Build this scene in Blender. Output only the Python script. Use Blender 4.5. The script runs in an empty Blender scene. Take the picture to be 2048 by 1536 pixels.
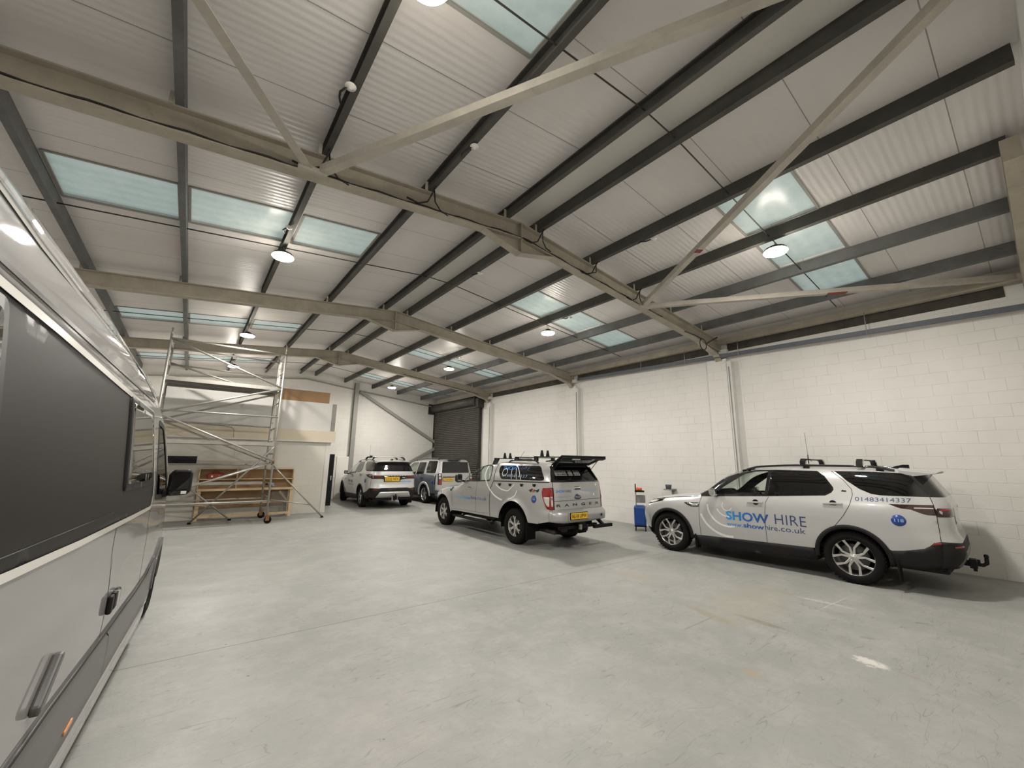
import bpy, bmesh, math, random
from mathutils import Vector, Matrix
from mathutils.geometry import delaunay_2d_cdt
random.seed(7)
SC = bpy.context.scene
COL = SC.collection
PI = math.pi
R = math.radians

# ------------------------------------------------------------ materials
def newmat(name):
    m = bpy.data.materials.new(name); m.use_nodes = True
    nt = m.node_tree
    return m, nt, nt.nodes['Principled BSDF'], nt.nodes['Material Output']
def pmat(name, col, rough=.5, metal=0., coat=0., emit=None, estr=0., spec=.5, var=0., vscale=6., bump=0., bscale=40.):
    m, nt, b, o = newmat(name)
    b.inputs['Base Color'].default_value = (*col, 1)
    b.inputs['Roughness'].default_value = rough
    b.inputs['Metallic'].default_value = metal
    b.inputs['Coat Weight'].default_value = coat
    b.inputs['Coat Roughness'].default_value = .04
    b.inputs['Specular IOR Level'].default_value = spec
    if emit:
        b.inputs['Emission Color'].default_value = (*emit, 1); b.inputs['Emission Strength'].default_value = estr
    if var or bump:
        tc = nt.nodes.new('ShaderNodeTexCoord')
    if var:
        n = nt.nodes.new('ShaderNodeTexNoise'); n.inputs['Scale'].default_value = vscale; n.inputs['Detail'].default_value = 5
        nt.links.new(tc.outputs['Object'], n.inputs['Vector'])
        mx = nt.nodes.new('ShaderNodeMix'); mx.data_type = 'RGBA'
        mx.inputs[6].default_value = (*[c*(1-var) for c in col], 1)
        mx.inputs[7].default_value = (*[min(1, c*(1+var)) for c in col], 1)
        nt.links.new(n.outputs['Fac'], mx.inputs[0]); nt.links.new(mx.outputs[2], b.inputs['Base Color'])
    if bump:
        n2 = nt.nodes.new('ShaderNodeTexNoise'); n2.inputs['Scale'].default_value = bscale; n2.inputs['Detail'].default_value = 3
        nt.links.new(tc.outputs['Object'], n2.inputs['Vector'])
        bp = nt.nodes.new('ShaderNodeBump'); bp.inputs['Strength'].default_value = bump; bp.inputs['Distance'].default_value = .01
        nt.links.new(n2.outputs['Fac'], bp.inputs['Height']); nt.links.new(bp.outputs[0], b.inputs['Normal'])
    return m
class NT:
    """tiny node helper"""
    def __init__(s, nt): s.nt = nt; s.L = nt.links.new
    def n(s, t, **kw):
        k = s.nt.nodes.new('ShaderNode'+t)
        for a, v in kw.items():
            if a.startswith('i_'):
                key = a[2:]; key = int(key) if key.isdigit() else key.replace('_', ' ')
                k.inputs[key].default_value = v
            else: setattr(k, a, v)
        return k
    def math(s, op, a, b=None, c=None, clamp=False):
        k = s.nt.nodes.new('ShaderNodeMath'); k.operation = op; k.use_clamp = clamp
        for i, x in enumerate((a, b, c)):
            if x is None: continue
            if isinstance(x, (int, float)): k.inputs[i].default_value = x
            else: s.L(x, k.inputs[i])
        return k.outputs[0]
    def mix(s, f, a, b, blend='MIX'):
        k = s.nt.nodes.new('ShaderNodeMix'); k.data_type = 'RGBA'; k.blend_type = blend
        for i, x in ((0, f), (6, a), (7, b)):
            if isinstance(x, (int, float)): k.inputs[i].default_value = x
            elif isinstance(x, tuple): k.inputs[i].default_value = (*x, 1) if len(x) == 3 else x
            else: s.L(x, k.inputs[i])
        return k.outputs[2]
    def ramp(s, f, a, b):
        k = s.n('MapRange'); k.inputs['From Min'].default_value = a; k.inputs['From Max'].default_value = b
        s.L(f, k.inputs['Value']); return k.outputs[0]

def wall_mat(name, col, axis='y', course=.225, block=.45, strength=.5, dirt=.12):
    m, nt, b, o = newmat(name); N = NT(nt)
    tc = N.n('TexCoord'); sp = N.n('SeparateXYZ'); N.L(tc.outputs['Object'], sp.inputs[0])
    cb = N.n('CombineXYZ'); N.L(sp.outputs['Y' if axis == 'y' else 'X'], cb.inputs[0]); N.L(sp.outputs['Z'], cb.inputs[1])
    br = N.n('TexBrick', i_Scale=1.0); br.inputs['Brick Width'].default_value = block; br.inputs['Row Height'].default_value = course
    br.inputs['Mortar Size'].default_value = .006; br.inputs['Mortar Smooth'].default_value = .6
    N.L(cb.outputs[0], br.inputs['Vector'])
    br.inputs['Color1'].default_value = (1, 1, 1, 1); br.inputs['Color2'].default_value = (.985, .985, .985, 1); br.inputs['Mortar'].default_value = (0, 0, 0, 1)
    ns = N.n('TexNoise', i_Scale=1.7, i_Detail=4.0); N.L(tc.outputs['Object'], ns.inputs['Vector'])
    n2 = N.n('TexNoise', i_Scale=.45, i_Detail=6.0, i_Roughness=.6); N.L(tc.outputs['Object'], n2.inputs['Vector'])
    fac = N.math('MULTIPLY', br.outputs['Fac'], N.ramp(ns.outputs['Fac'], .46, .66), clamp=True)
    c1 = N.mix(N.ramp(n2.outputs['Fac'], .35, .7), tuple(c*(1-dirt) for c in col), col)
    c2 = N.mix(N.math('MULTIPLY', fac, .24), c1, tuple(c*.35 for c in col))
    N.L(c2, b.inputs['Base Color']); b.inputs['Roughness'].default_value = .75
    n3 = N.n('TexNoise', i_Scale=35.0, i_Detail=4.0); N.L(tc.outputs['Object'], n3.inputs['Vector'])
    h = N.math('SUBTRACT', N.math('MULTIPLY', n3.outputs['Fac'], .35), N.math('MULTIPLY', br.outputs['Fac'], .9))
    bp = N.n('Bump', i_Strength=strength, i_Distance=.012); N.L(h, bp.inputs['Height']); N.L(bp.outputs[0], b.inputs['Normal'])
    return m

def floor_mat():
    m, nt, b, o = newmat('painted_concrete'); N = NT(nt)
    tc = N.n('TexCoord'); V = tc.outputs['Object']; sp = N.n('SeparateXYZ'); N.L(V, sp.inputs[0]); X = sp.outputs[0]; Y = sp.outputs[1]
    def noise(sc, det=5, rough=.55, dist=0, vec=None):
        k = N.n('TexNoise', i_Scale=sc, i_Detail=det, i_Roughness=rough, i_Distortion=dist); N.L(vec or V, k.inputs['Vector']); return k.outputs['Fac']
    base = N.mix(N.ramp(noise(.35, 3), .3, .7), (.262, .270, .256), (.325, .328, .31))
    base = N.mix(N.math('MULTIPLY', N.ramp(noise(2.2, 8, .7), .45, .62), .55), base, (.385, .375, .36))
    base = N.mix(N.math('MULTIPLY', N.ramp(noise(.9, 9, .72), .5, .66), .45), base, (.265, .27, .25))
    fine = noise(14, 8, .75)
    base = N.mix(N.math('MULTIPLY', N.ramp(fine, .5, .68), .35), base, (.24, .24, .215))
    # scratches: stretched voronoi edges / noise ridges in three directions
    for ang, sc, st, th, dk in ((.5, 1.3, 14, .011, .62), (-.85, 1.0, 18, .009, .6), (1.9, 1.6, 11, .010, .55), (2.7, .8, 16, .010, .55), (.1, 2.6, 15, .009, .5)):
        mp = N.n('Mapping'); mp.inputs['Rotation'].default_value = (0, 0, ang); mp.inputs['Scale'].default_value = (sc*.30, sc*st*.13, 1)
        N.L(V, mp.inputs['Vector'])
        a = noise(2.1, 2, .5, .35, mp.outputs[0])
        ridge = N.math('ABSOLUTE', N.math('SUBTRACT', a, .5))
        line = N.math('SUBTRACT', 1.0, N.ramp(ridge, 0, th*.42), clamp=True)
        gate = N.ramp(noise(1.1+ang*.2, 4), .47, .55)
        gate2 = N.ramp(noise(5+ang, 2), .44, .52)
        f = N.math('MULTIPLY', N.math('MULTIPLY', N.math('MULTIPLY', line, gate), gate2), dk, clamp=True)
        base = N.mix(f, base, (.13, .13, .115))
    # tiny dark spots
    vo = N.n('TexVoronoi', i_Scale=2.1); N.L(V, vo.inputs['Vector'])
    spot = N.math('LESS_THAN', vo.outputs['Distance'], .028)
    base = N.mix(N.math('MULTIPLY', spot, .7), base, (.09, .085, .08))
    # stains with their own outline: (x, y, rx, ry, angle, colour, strength)
    st = [(5.32, 2.79, .52, .10, -1.83, (.27, .255, .19), .75), (5.6, 2.36, .32, .07, -1.68, (.19, .175, .13), .8), (7.11, 2.68, .42, .09, -1.5, (.28, .265, .20), .6),
          (7.1, 2.14, .36, .06, -1.53, (.50, .49, .45), .6), (6.3, 2.75, 1.2, .5, .2, (.34, .32, .25), .45), (5.36, 1.30, .15, .10, -1.99, (.66, .65, .61), .85), (5.32, 1.02, .17, .03, -1.9, (.28, .25, .23), .6),
          (6.08, 1.44, .11, .035, -1.0, (.2, .19, .18), .6), (4.22, 1.89, .11, .06, -1.9, (.36, .28, .17), .7), (4.09, 1.43, .10, .06, -1.2, (.28, .28, .26), .5), (7.14, 1.2, .10, .025, -1.0, (.15, .15, .13), .6),
          (6.09, 4.46, .5, .22, -1.7, (.34, .31, .25), .5), (4.93, 2.76, .45, .012, 0, (.2, .2, .18), .7), (7.14, 2.04, .55, .014, -.07, (.52, .51, .48), .6), (2.6, 2.0, .30, .22, .3, (.44, .42, .39), .2), (1.3, 3.2, .5, .9, .3, (.36, .34, .33), .3)]
    wob = N.math('MULTIPLY', N.math('SUBTRACT', noise(9, 8, .8), .5), 3.0)
    for (x, y, rx, ry, a, c, s) in st:
        dx = N.math('SUBTRACT', X, x); dy = N.math('SUBTRACT', Y, y)
        u = N.math('ADD', N.math('MULTIPLY', dx, math.cos(a)/rx), N.math('MULTIPLY', dy, math.sin(a)/rx))
        v = N.math('ADD', N.math('MULTIPLY', dx, -math.sin(a)/ry), N.math('MULTIPLY', dy, math.cos(a)/ry))
        d = N.math('ADD', N.math('SQRT', N.math('ADD', N.math('MULTIPLY', u, u), N.math('MULTIPLY', v, v))), wob)
        f = N.math('MULTIPLY', N.math('SUBTRACT', 1.0, N.ramp(d, .55, 1.0)), s, clamp=True)
        base = N.mix(f, base, c)
    # saw-cut joints across the slab
    for (ax, off, sl, w) in ((Y, 5.19, .004, .006), (Y, 12.6, .0, .006), (Y, 19.3, 0, .006)):
        d = N.math('ABSOLUTE', N.math('SUBTRACT', N.math('ADD', ax, N.math('MULTIPLY', X, sl)), off))
        base = N.mix(N.math('MULTIPLY', N.math('LESS_THAN', d, w), .75), base, (.07, .07, .06))
    N.L(base, b.inputs['Base Color'])
    rg = N.n('MapRange'); rg.inputs['To Min'].default_value = .34; rg.inputs['To Max'].default_value = .62
    N.L(noise(1.6, 6, .6), rg.inputs['Value']); N.L(rg.outputs[0], b.inputs['Roughness'])
    b.inputs['Specular IOR Level'].default_value = .5
    bp = N.n('Bump', i_Strength=.12, i_Distance=.01); N.L(noise(28, 5), bp.inputs['Height']); N.L(bp.outputs[0], b.inputs['Normal'])
    return m

def ceil_mat():
    m, nt, b, o = newmat('lining_sheet'); N = NT(nt)
    tc = N.n('TexCoord'); V = tc.outputs['Object']; sp = N.n('SeparateXYZ'); N.L(V, sp.inputs[0]); Y = sp.outputs[1]
    n = N.n('TexNoise', i_Scale=.8, i_Detail=6.0); N.L(V, n.inputs['Vector'])
    base = N.mix(N.ramp(n.outputs['Fac'], .3, .7), (.62, .595, .58), (.70, .67, .655))
    mod = N.math('ABSOLUTE', N.math('SUBTRACT', N.math('FRACT', N.math('MULTIPLY', N.math('ADD', Y, .42), 1/1.06)), .5))
    base = N.mix(N.math('MULTIPLY', N.math('LESS_THAN', mod, .005), .75), base, (.14, .13, .12))
    N.L(base, b.inputs['Base Color']); b.inputs['Roughness'].default_value = .38
    rib = N.math('SINE', N.math('MULTIPLY', Y, 2*PI/.088))
    mp = N.n('Mapping'); mp.inputs['Scale'].default_value = (.3, 2.5, 1); N.L(V, mp.inputs['Vector'])
    n2 = N.n('TexNoise', i_Scale=1.0, i_Detail=3.0); N.L(mp.outputs[0], n2.inputs['Vector'])
    h = N.math('ADD', N.math('MULTIPLY', rib, .45), N.math('MULTIPLY', n2.outputs['Fac'], 2.4))
    bp = N.n('Bump', i_Strength=.35, i_Distance=.012); N.L(h, bp.inputs['Height']); N.L(bp.outputs[0], b.inputs['Normal'])
    return m
def skylight_mat():
    m, nt, b, o = newmat('rooflight_sheet'); N = NT(nt)
    tc = N.n('TexCoord'); V = tc.outputs['Object']; sp = N.n('SeparateXYZ'); N.L(V, sp.inputs[0])
    n = N.n('TexNoise', i_Scale=3.0, i_Detail=8.0, i_Roughness=.7); N.L(V, n.inputs['Vector'])
    rib = N.math('SINE', N.math('MULTIPLY', sp.outputs[1], 2*PI/.2))
    f = N.math('ADD', N.ramp(n.outputs['Fac'], .25, .75), N.math('MULTIPLY', rib, .12))
    c = N.mix(f, (.58, .645, .61), (.78, .80, .78))
    d = N.n('BsdfDiffuse'); t = N.n('BsdfTranslucent'); N.L(c, d.inputs[0]); N.L(c, t.inputs[0])
    g = N.n('BsdfGlossy', i_Roughness=.25); mx = N.n('MixShader'); mx.inputs[0].default_value = .5
    N.L(d.outputs[0], mx.inputs[1]); N.L(t.outputs[0], mx.inputs[2])
    m2 = N.n('MixShader'); m2.inputs[0].default_value = .05; N.L(mx.outputs[0], m2.inputs[1]); N.L(g.outputs[0], m2.inputs[2])
    N.L(m2.outputs[0], o.inputs[0]); return m
def glass_mat(name, tint, alpha_mix, rough=.02):
    m, nt, b, o = newmat(name); N = NT(nt)
    t = N.n('BsdfTransparent'); t.inputs[0].default_value = (*tint, 1)
    g = N.n('BsdfGlossy', i_Roughness=rough)
    lw = N.n('LayerWeight'); lw.inputs[0].default_value = .5; fr_ = N.math('MULTIPLY', N.math('POWER', lw.outputs['Facing'], 5.0), .85)
    k = N.n('MixShader'); N.L(N.math('ADD', fr_, alpha_mix), k.inputs[0]); N.L(t.outputs[0], k.inputs[1]); N.L(g.outputs[0], k.inputs[2])
    N.L(k.outputs[0], o.inputs[0]); return m
def paint_mat(name, col, metal=.45, rough=.34, coat=1.0):
    m, nt, b, o = newmat(name); N = NT(nt)
    b.inputs['Base Color'].default_value = (*col, 1); b.inputs['Metallic'].default_value = metal; b.inputs['Roughness'].default_value = rough
    b.inputs['Coat Weight'].default_value = coat; b.inputs['Coat Roughness'].default_value = .03
    return m
def grad_mat(name, stops, axis_x0, axis_x1, rough=.4):
    """vinyl lettering printed with a colour fade along the object's local x"""
    m, nt, b, o = newmat(name); N = NT(nt)
    tc = N.n('TexCoord'); sp = N.n('SeparateXYZ'); N.L(tc.outputs['Object'], sp.inputs[0])
    f = N.ramp(sp.outputs[0], axis_x0, axis_x1)
    cr = N.n('ValToRGB'); N.L(f, cr.inputs[0]); el = cr.color_ramp.elements
    while len(el) < len(stops): el.new(.5)
    for e, (p, c) in zip(el, stops): e.position = p; e.color = (*c, 1)
    N.L(cr.outputs[0], b.inputs['Base Color']); b.inputs['Roughness'].default_value = rough
    return m
def steel_mat(name, col, var=.35, rough=.7):
    m, nt, b, o = newmat(name); N = NT(nt)
    tc = N.n('TexCoord'); V = tc.outputs['Object']
    n = N.n('TexNoise', i_Scale=2.5, i_Detail=8.0, i_Roughness=.7); N.L(V, n.inputs['Vector'])
    n2 = N.n('TexNoise', i_Scale=14.0, i_Detail=6.0, i_Roughness=.7); N.L(V, n2.inputs['Vector'])
    c = N.mix(N.ramp(n.outputs['Fac'], .3, .7), tuple(x*(1-var) for x in col), tuple(x*(1+var*.6) for x in col))
    c = N.mix(N.math('MULTIPLY', N.ramp(n2.outputs['Fac'], .6, .72), .35), c, tuple(x*.4 for x in col))
    N.L(c, b.inputs['Base Color']); b.inputs['Roughness'].default_value = rough
    bp = N.n('Bump', i_Strength=.3, i_Distance=.004); N.L(n2.outputs['Fac'], bp.inputs['Height']); N.L(bp.outputs[0], b.inputs['Normal'])
    return m

M = {}
M['floor'] = floor_mat()
M['wallR'] = wall_mat('painted_blockwork', (.80, .785, .745), 'y')
M['wallB'] = wall_mat('painted_brickwork', (.75, .735, .69), 'x')
M['wallO'] = wall_mat('painted_office_blockwork', (.66, .64, .58), 'x', strength=.3)
M['ceil'] = ceil_mat(); M['sky'] = skylight_mat()
M['purlin'] = steel_mat('galvanised_dark', (.07, .068, .060), .3)
M['purlinblue'] = steel_mat('galvanised_grey', (.12, .125, .12), .3)
M['rafter'] = steel_mat('beige_painted_steel', (.40, .36, .29), .22)
M['brace'] = steel_mat('cream_painted_angle', (.45, .42, .36), .2)
M['flash'] = pmat('ridge_lining', (.62, .60, .56), .4, var=.06, vscale=2)
M['darkblock'] = steel_mat('unpainted_blocks', (.075, .068, .055), .4, .9)
M['pipe'] = pmat('grey_duct', (.10, .115, .13), .55, var=.15)
M['white'] = pmat('white_plastic', (.75, .73, .68), .45)
M['cream'] = pmat('cream_board', (.66, .59, .46), .6, var=.06, vscale=3)
M['panel'] = pmat('white_board', (.66, .65, .62), .45, var=.10, vscale=1.4)
M['greyedge'] = pmat('grey_trim', (.28, .275, .25), .6, var=.1)
M['ply'] = pmat('plywood', (.33, .20, .10), .6, var=.15, vscale=4)
M['pine'] = pmat('pine', (.60, .46, .28), .6, var=.15, vscale=5)
M['alu'] = pmat('aluminium_tube', (.40, .385, .35), .45, metal=.6, var=.15, vscale=9)
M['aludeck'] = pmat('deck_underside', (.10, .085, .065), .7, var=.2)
M['rust'] = pmat('orange_brown_plastic', (.22, .09, .04), .6, var=.2)
M['black'] = pmat('black_plastic', (.008, .008, .008), .5, spec=.25)
M['rubber'] = pmat('tyre_rubber', (.009, .0085, .008), .8, spec=.15, bump=.2, bscale=60)
M['cladding'] = pmat('dark_cladding', (.013, .013, .013), .6, spec=.25)
M['slat'] = steel_mat('roller_slats', (.085, .08, .07), .2, .45)
M['darksteel'] = steel_mat('door_guides', (.035, .03, .025), .3, .6)
M['chrome'] = pmat('chrome', (.8, .8, .8), .12, metal=1)
M['alloy'] = pmat('alloy', (.62, .61, .59), .28, metal=.85, coat=.5)
M['alloydark'] = pmat('alloy_inner', (.10, .10, .10), .5, metal=.5)
M['glassD'] = pmat('privacy_glass', (.006, .006, .006), .03, spec=.6)
M['glassC'] = glass_mat('clear_glass', (.86, .92, .89), .03)
M['glassT'] = glass_mat('tinted_glass', (.16, .17, .17), .04)
M['gloss'] = pmat('gloss_black', (.012, .012, .012), .10, coat=.8)
M['silver'] = paint_mat('silver_paint', (.45, .45, .445))
M['silver2'] = paint_mat('white_silver_paint', (.52, .52, .515), .3, .34)
M['greyblue'] = paint_mat('grey_blue_lower', (.15, .165, .20), .4, .4)  # darker even tone for the boxy car's lower sides and rear bumper
M['vanpaint'] = pmat('van_silver', (.27, .265, .26), .6, coat=1.0, spec=.2)
M['vanlow'] = pmat('van_side_cladding', (.075, .072, .070), .38, coat=.2)
M['vanblack'] = pmat('matt_black_panel', (.009, .008, .0075), .42, spec=.22)
M['seam'] = pmat('panel_gap', (.01, .01, .01), .8, spec=.1)
M['red'] = pmat('red_lens', (.28, .008, .008), .15, coat=.6)
M['dkred'] = pmat('dark_red_lens', (.035, .009, .008), .12, coat=.8)
M['lens'] = pmat('clear_lens', (.62, .58, .55), .15, coat=.8)
M['amber'] = pmat('amber', (.65, .22, .05), .25, coat=.6)
M['yellow'] = pmat('plate_yellow', (.78, .48, .03), .4)
M['ink'] = pmat('plate_ink', (.012, .012, .012), .5)
M['blue'] = pmat('round_sticker_blue', (.012, .045, .26), .3, coat=.5)
M['lightblue'] = pmat('pale_blue_vinyl', (.25, .38, .55), .4)
M['navy'] = pmat('navy_vinyl', (.035, .06, .16), .4)
M['brightblue'] = pmat('bright_blue_vinyl', (.02, .22, .62), .35)
M['whitevinyl'] = pmat('white_vinyl', (.80, .80, .78), .4)
M['interior'] = pmat('car_interior', (.018, .018, .018), .8, spec=.2)
M['seatgrey'] = pmat('seat_fabric', (.06, .058, .055), .85)
M['caseblue'] = pmat('blue_case', (.012, .055, .26), .4)
M['orange'] = pmat('orange_label', (.75, .14, .04), .5)
M['mirrorglass'] = pmat('mirror_glass', (.55, .55, .53), .03, metal=1)
M['mirrorwin'] = pmat('reflective_window', (.30, .29, .28), .03, metal=1, bump=.02, bscale=9)
M['vantrim'] = pmat('bright_trim', (.72, .70, .66), .3, coat=.5)
M['cable'] = pmat('black_cable', (.012, .012, .012), .6)
M['toolred'] = pmat('red_tool_case', (.30, .03, .02), .5)

# ------------------------------------------------------------ mesh helpers
class MB:
    def __init__(s): s.v = []; s.f = []; s.sm = []
    def add(s, vs, fs, smooth=False, T=None):
        o = len(s.v)
        for p in vs:
            p = Vector(p)
            if T is not None: p = T @ p
            s.v.append(tuple(p))
        for f in fs: s.f.append(tuple(o+i for i in f)); s.sm.append(smooth)
        return s
    def box(s, x0, x1, y0, y1, z0, z1, T=None):
        vs = [(x, y, z) for z in (z0, z1) for y in (y0, y1) for x in (x0, x1)]
        return s.add(vs, [(0, 2, 3, 1), (4, 5, 7, 6), (0, 1, 5, 4), (2, 6, 7, 3), (0, 4, 6, 2), (1, 3, 7, 5)], T=T)
    def beam(s, p0, p1, w, h, up=(0, 0, 1), T=None):
        """rectangular bar from p0 to p1, w across, h along up"""
        p0 = Vector(p0); p1 = Vector(p1); d = (p1-p0).normalized(); u = Vector(up); a = d.cross(u)
        if a.length < 1e-5: a = d.cross(Vector((1, 0, 0)))
        a.normalize(); u = a.cross(d).normalized()
        vs = [p+a*(i*w/2)+u*(j*h/2) for p in (p0, p1) for i, j in ((-1, -1), (1, -1), (1, 1), (-1, 1))]
        return s.add(vs, [(0, 3, 2, 1), (4, 5, 6, 7), (0, 1, 5, 4), (1, 2, 6, 5), (2, 3, 7, 6), (3, 0, 4, 7)], T=T)
    def tube(s, pts, r, n=10, closed=False, cap=True, T=None):
        pts = [Vector(p) for p in pts]; N = len(pts); rings = []; prev = None
        for i, p in enumerate(pts):
            if closed: d = pts[(i+1) % N]-pts[i-1]
            else: d = pts[min(i+1, N-1)]-pts[max(i-1, 0)]
            d.normalize()
            a = d.cross(Vector((0, 0, 1))) if prev is None else prev-d*prev.dot(d)
            if a.length < 1e-4: a = d.cross(Vector((1, 0, 0)))
            a.normalize(); prev = a; b = d.cross(a)
            rr = r[i] if isinstance(r, (list, tuple)) else r
            rings.append([p+(a*math.cos(2*PI*k/n)+b*math.sin(2*PI*k/n))*rr for k in range(n)])
        vs = [q for g in rings for q in g]; fs = []
        for i in range(N if closed else N-1):
            j = (i+1) % N
            for k in range(n): fs.append((i*n+k, i*n+(k+1) % n, j*n+(k+1) % n, j*n+k))
        if cap and not closed: fs.append(tuple(range(n-1, -1, -1))); fs.append(tuple((N-1)*n+k for k in range(n)))
        return s.add(vs, fs, True, T)
    def lathe(s, prof, n=32, axis='z', T=None, smooth=True, caps=True):
        vs = []; fs = []
        for (r, h) in prof:
            for k in range(n):
                c, q = r*math.cos(2*PI*k/n), r*math.sin(2*PI*k/n)
                vs.append((c, q, h) if axis == 'z' else (c, h, q))
        m = len(prof)
        for i in range(m-1):
            for k in range(n): fs.append((i*n+k, i*n+(k+1) % n, (i+1)*n+(k+1) % n, (i+1)*n+k))
        if caps: fs.append(tuple(range(n-1, -1, -1))); fs.append(tuple((m-1)*n+k for k in range(n)))
        return s.add(vs, fs, smooth, T)
    def prism(s, poly, a0, a1, plane='xz', T=None):
        n = len(poly)
        def P(u, v, a): return {'xz': (u, a, v), 'yz': (a, u, v), 'xy': (u, v, a)}[plane]
        vs = [P(u, v, a0) for u, v in poly]+[P(u, v, a1) for u, v in poly]
        fs = [tuple(range(n-1, -1, -1)), tuple(range(n, 2*n))]+[(i, (i+1) % n, n+(i+1) % n, n+i) for i in range(n)]
        return s.add(vs, fs, T=T)
def link(name, mb, mat, parent=None, bevel=0., flip=False, sub=0, solid=0.):
    me = bpy.data.meshes.new(name); me.from_pydata(mb.v, [], mb.f)
    me.polygons.foreach_set('use_smooth', mb.sm); me.materials.append(mat)
    bm = bmesh.new(); bm.from_mesh(me)
    if not getattr(mb, 'keepn', False): bmesh.ops.recalc_face_normals(bm, faces=bm.faces)
    bm.to_mesh(me); bm.free()
    o = bpy.data.objects.new(name, me); COL.objects.link(o)
    if parent is not None: o.parent = parent
    if solid:
        md = o.modifiers.new('s', 'SOLIDIFY'); md.thickness = solid
    if bevel:
        md = o.modifiers.new('b', 'BEVEL'); md.width = bevel; md.segments = 2; md.limit_method = 'ANGLE'; md.angle_limit = R(40)
    return o
def tag(o, label=None, cat=None, group=None, kind=None):
    if label: o['label'] = label
    if cat: o['category'] = cat
    if group: o['group'] = group
    if kind: o['kind'] = kind
    return o
def thing(name, label, cat, loc=(0, 0, 0), rz=0., group=None):
    o = bpy.data.objects.new(name, None); COL.objects.link(o); o.empty_display_size = .2
    o.location = loc; o.rotation_euler = (0, 0, rz)
    return tag(o, label, cat, group)
def struct(name, mb, mat, bevel=0.): return tag(link(name, mb, mat, bevel=bevel), kind='structure')
def copytree(r, loc=None, rz=None):
    c = r.copy(); COL.objects.link(c)
    if loc is not None: c.location = loc
    if rz is not None: c.rotation_euler = (0, 0, rz)
    for ch in list(r.children):
        d = ch.copy(); COL.objects.link(d); d.parent = c
        for g in list(ch.children):
            e = g.copy(); COL.objects.link(e); e.parent = d
    return c

# text -> triangles in 2D (x to the right, y up), baseline-left at origin
def text2d(body, width, height, bold=0., space=1., shear=0.):
    cu = bpy.data.curves.new('t', 'FONT'); cu.body = body; cu.size = 1; cu.offset = bold; cu.space_character = space; cu.shear = shear
    cu.resolution_u = 3
    o = bpy.data.objects.new('t', cu); COL.objects.link(o)
    dg = bpy.context.evaluated_depsgraph_get(); dg.update()
    me = bpy.data.meshes.new_from_object(o.evaluated_get(dg))
    vs = [(v.co.x, v.co.y) for v in me.vertices]; fs = [tuple(p.vertices) for p in me.polygons]
    bpy.data.objects.remove(o); bpy.data.curves.remove(cu); bpy.data.meshes.remove(me)
    x0 = min(a for a, _ in vs); x1 = max(a for a, _ in vs); y0 = min(b for _, b in vs); y1 = max(b for _, b in vs)
    sx = width/(x1-x0) if width else height/(y1-y0); sy = height/(y1-y0)
    return [((a-x0)*sx, (b-y0)*sy) for a, b in vs], fs

LAMP_W, FILL_W, SKY_STR, EXPO = 74., 12., .62, 0.62

# ------------------------------------------------------------ building
XL, XR, YF, YB, RX = -3.03, 11.03, -.42, 21.33, 4.0
FR = [5.01, 10.45, 15.89]
PH, DEP = .20, .30
def zt(x): return 5.855-.1087*abs(x-RX)
struct('floor', MB().box(XL-.3, XR+.3, YF-.3, YB+.3, -.12, 0), M['floor'])
struct('wall_right', MB().box(XR, XR+.22, YF-.3, YB+.3, 0, 5.34), M['wallR'])
struct('wall_left', MB().box(XL-.22, XL, YF-.3, YB+.3, 0, 5.34), M['wallR'])
gable = [(XL, 0), (XR, 0), (XR, zt(XR)+PH+.03), (RX, zt(RX)+PH+.03), (XL, zt(XL)+PH+.03)]
struct('wall_back', MB().prism(gable, YB, YB+.22), M['wallB'])
struct('wall_front', MB().prism(gable, YF-.22, YF), M['wallB'])
# ceiling of lining sheets, open where the rooflights sit
SKY = []
for k, (y0, y1) in enumerate(((1.58, 2.62), (6.84, 7.96), (13.35, 14.40), (18.95, 20.05))):
    for (a, b) in ((-1.88, -.60), (-.48, .84), (.98, 2.22)): SKY.append((a, b, y0, y1))
    for (a, b) in ((5.90, 7.15), (7.28, 8.56), (8.69, 10.05)): SKY.append((a, b, y0, y1))
def slope_sheet(xa, xb, holes):
    xs = sorted({xa, xb}|{h[0] for h in holes}|{h[1] for h in holes}); ys = sorted({YF-.2, YB+.2}|{h[2] for h in holes}|{h[3] for h in holes})
    mb = MB()
    for i in range(len(xs)-1):
        for j in range(len(ys)-1):
            cx, cy = (xs[i]+xs[i+1])/2, (ys[j]+ys[j+1])/2
            if any(h[0] < cx < h[1] and h[2] < cy < h[3] for h in holes): continue
            a, b, c, d = xs[i], xs[i+1], ys[j], ys[j+1]; za, zb = zt(a)+PH, zt(b)+PH; t = .08
            mb.add([(a, c, za), (b, c, zb), (b, d, zb), (a, d, za), (a, c, za+t), (b, c, zb+t), (b, d, zb+t), (a, d, za+t)],
                   [(0, 3, 2, 1), (4, 5, 6, 7), (0, 1, 5, 4), (1, 2, 6, 5), (2, 3, 7, 6), (3, 0, 4, 7)])
    return mb
cm = slope_sheet(XL-.25, RX, [h for h in SKY if h[1] < RX]); c2 = slope_sheet(RX, XR+.25, [h for h in SKY if h[0] > RX])
cm.add(c2.v, c2.f)
struct('ceiling', cm, M['ceil'])
for i, (a, b, c, d) in enumerate(SKY):
    mb = MB(); za, zb = zt(a)+PH+.045, zt(b)+PH+.045
    mb.add([(a, c, za), (b, c, zb), (b, d, zb), (a, d, za)], [(0, 3, 2, 1)])
    w = struct('window_%d' % (i+1), mb, M['sky'])
    fm = MB()
    for (p, q) in (((a, c), (b, c)), ((a, d), (b, d)), ((a, c), (a, d)), ((b, c), (b, d))):
        fm.beam((p[0], p[1], zt(p[0])+PH-.004), (q[0], q[1], zt(q[0])+PH-.004), .035, .02)
    link('window_frame', fm, M['greyedge'], w)
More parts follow.
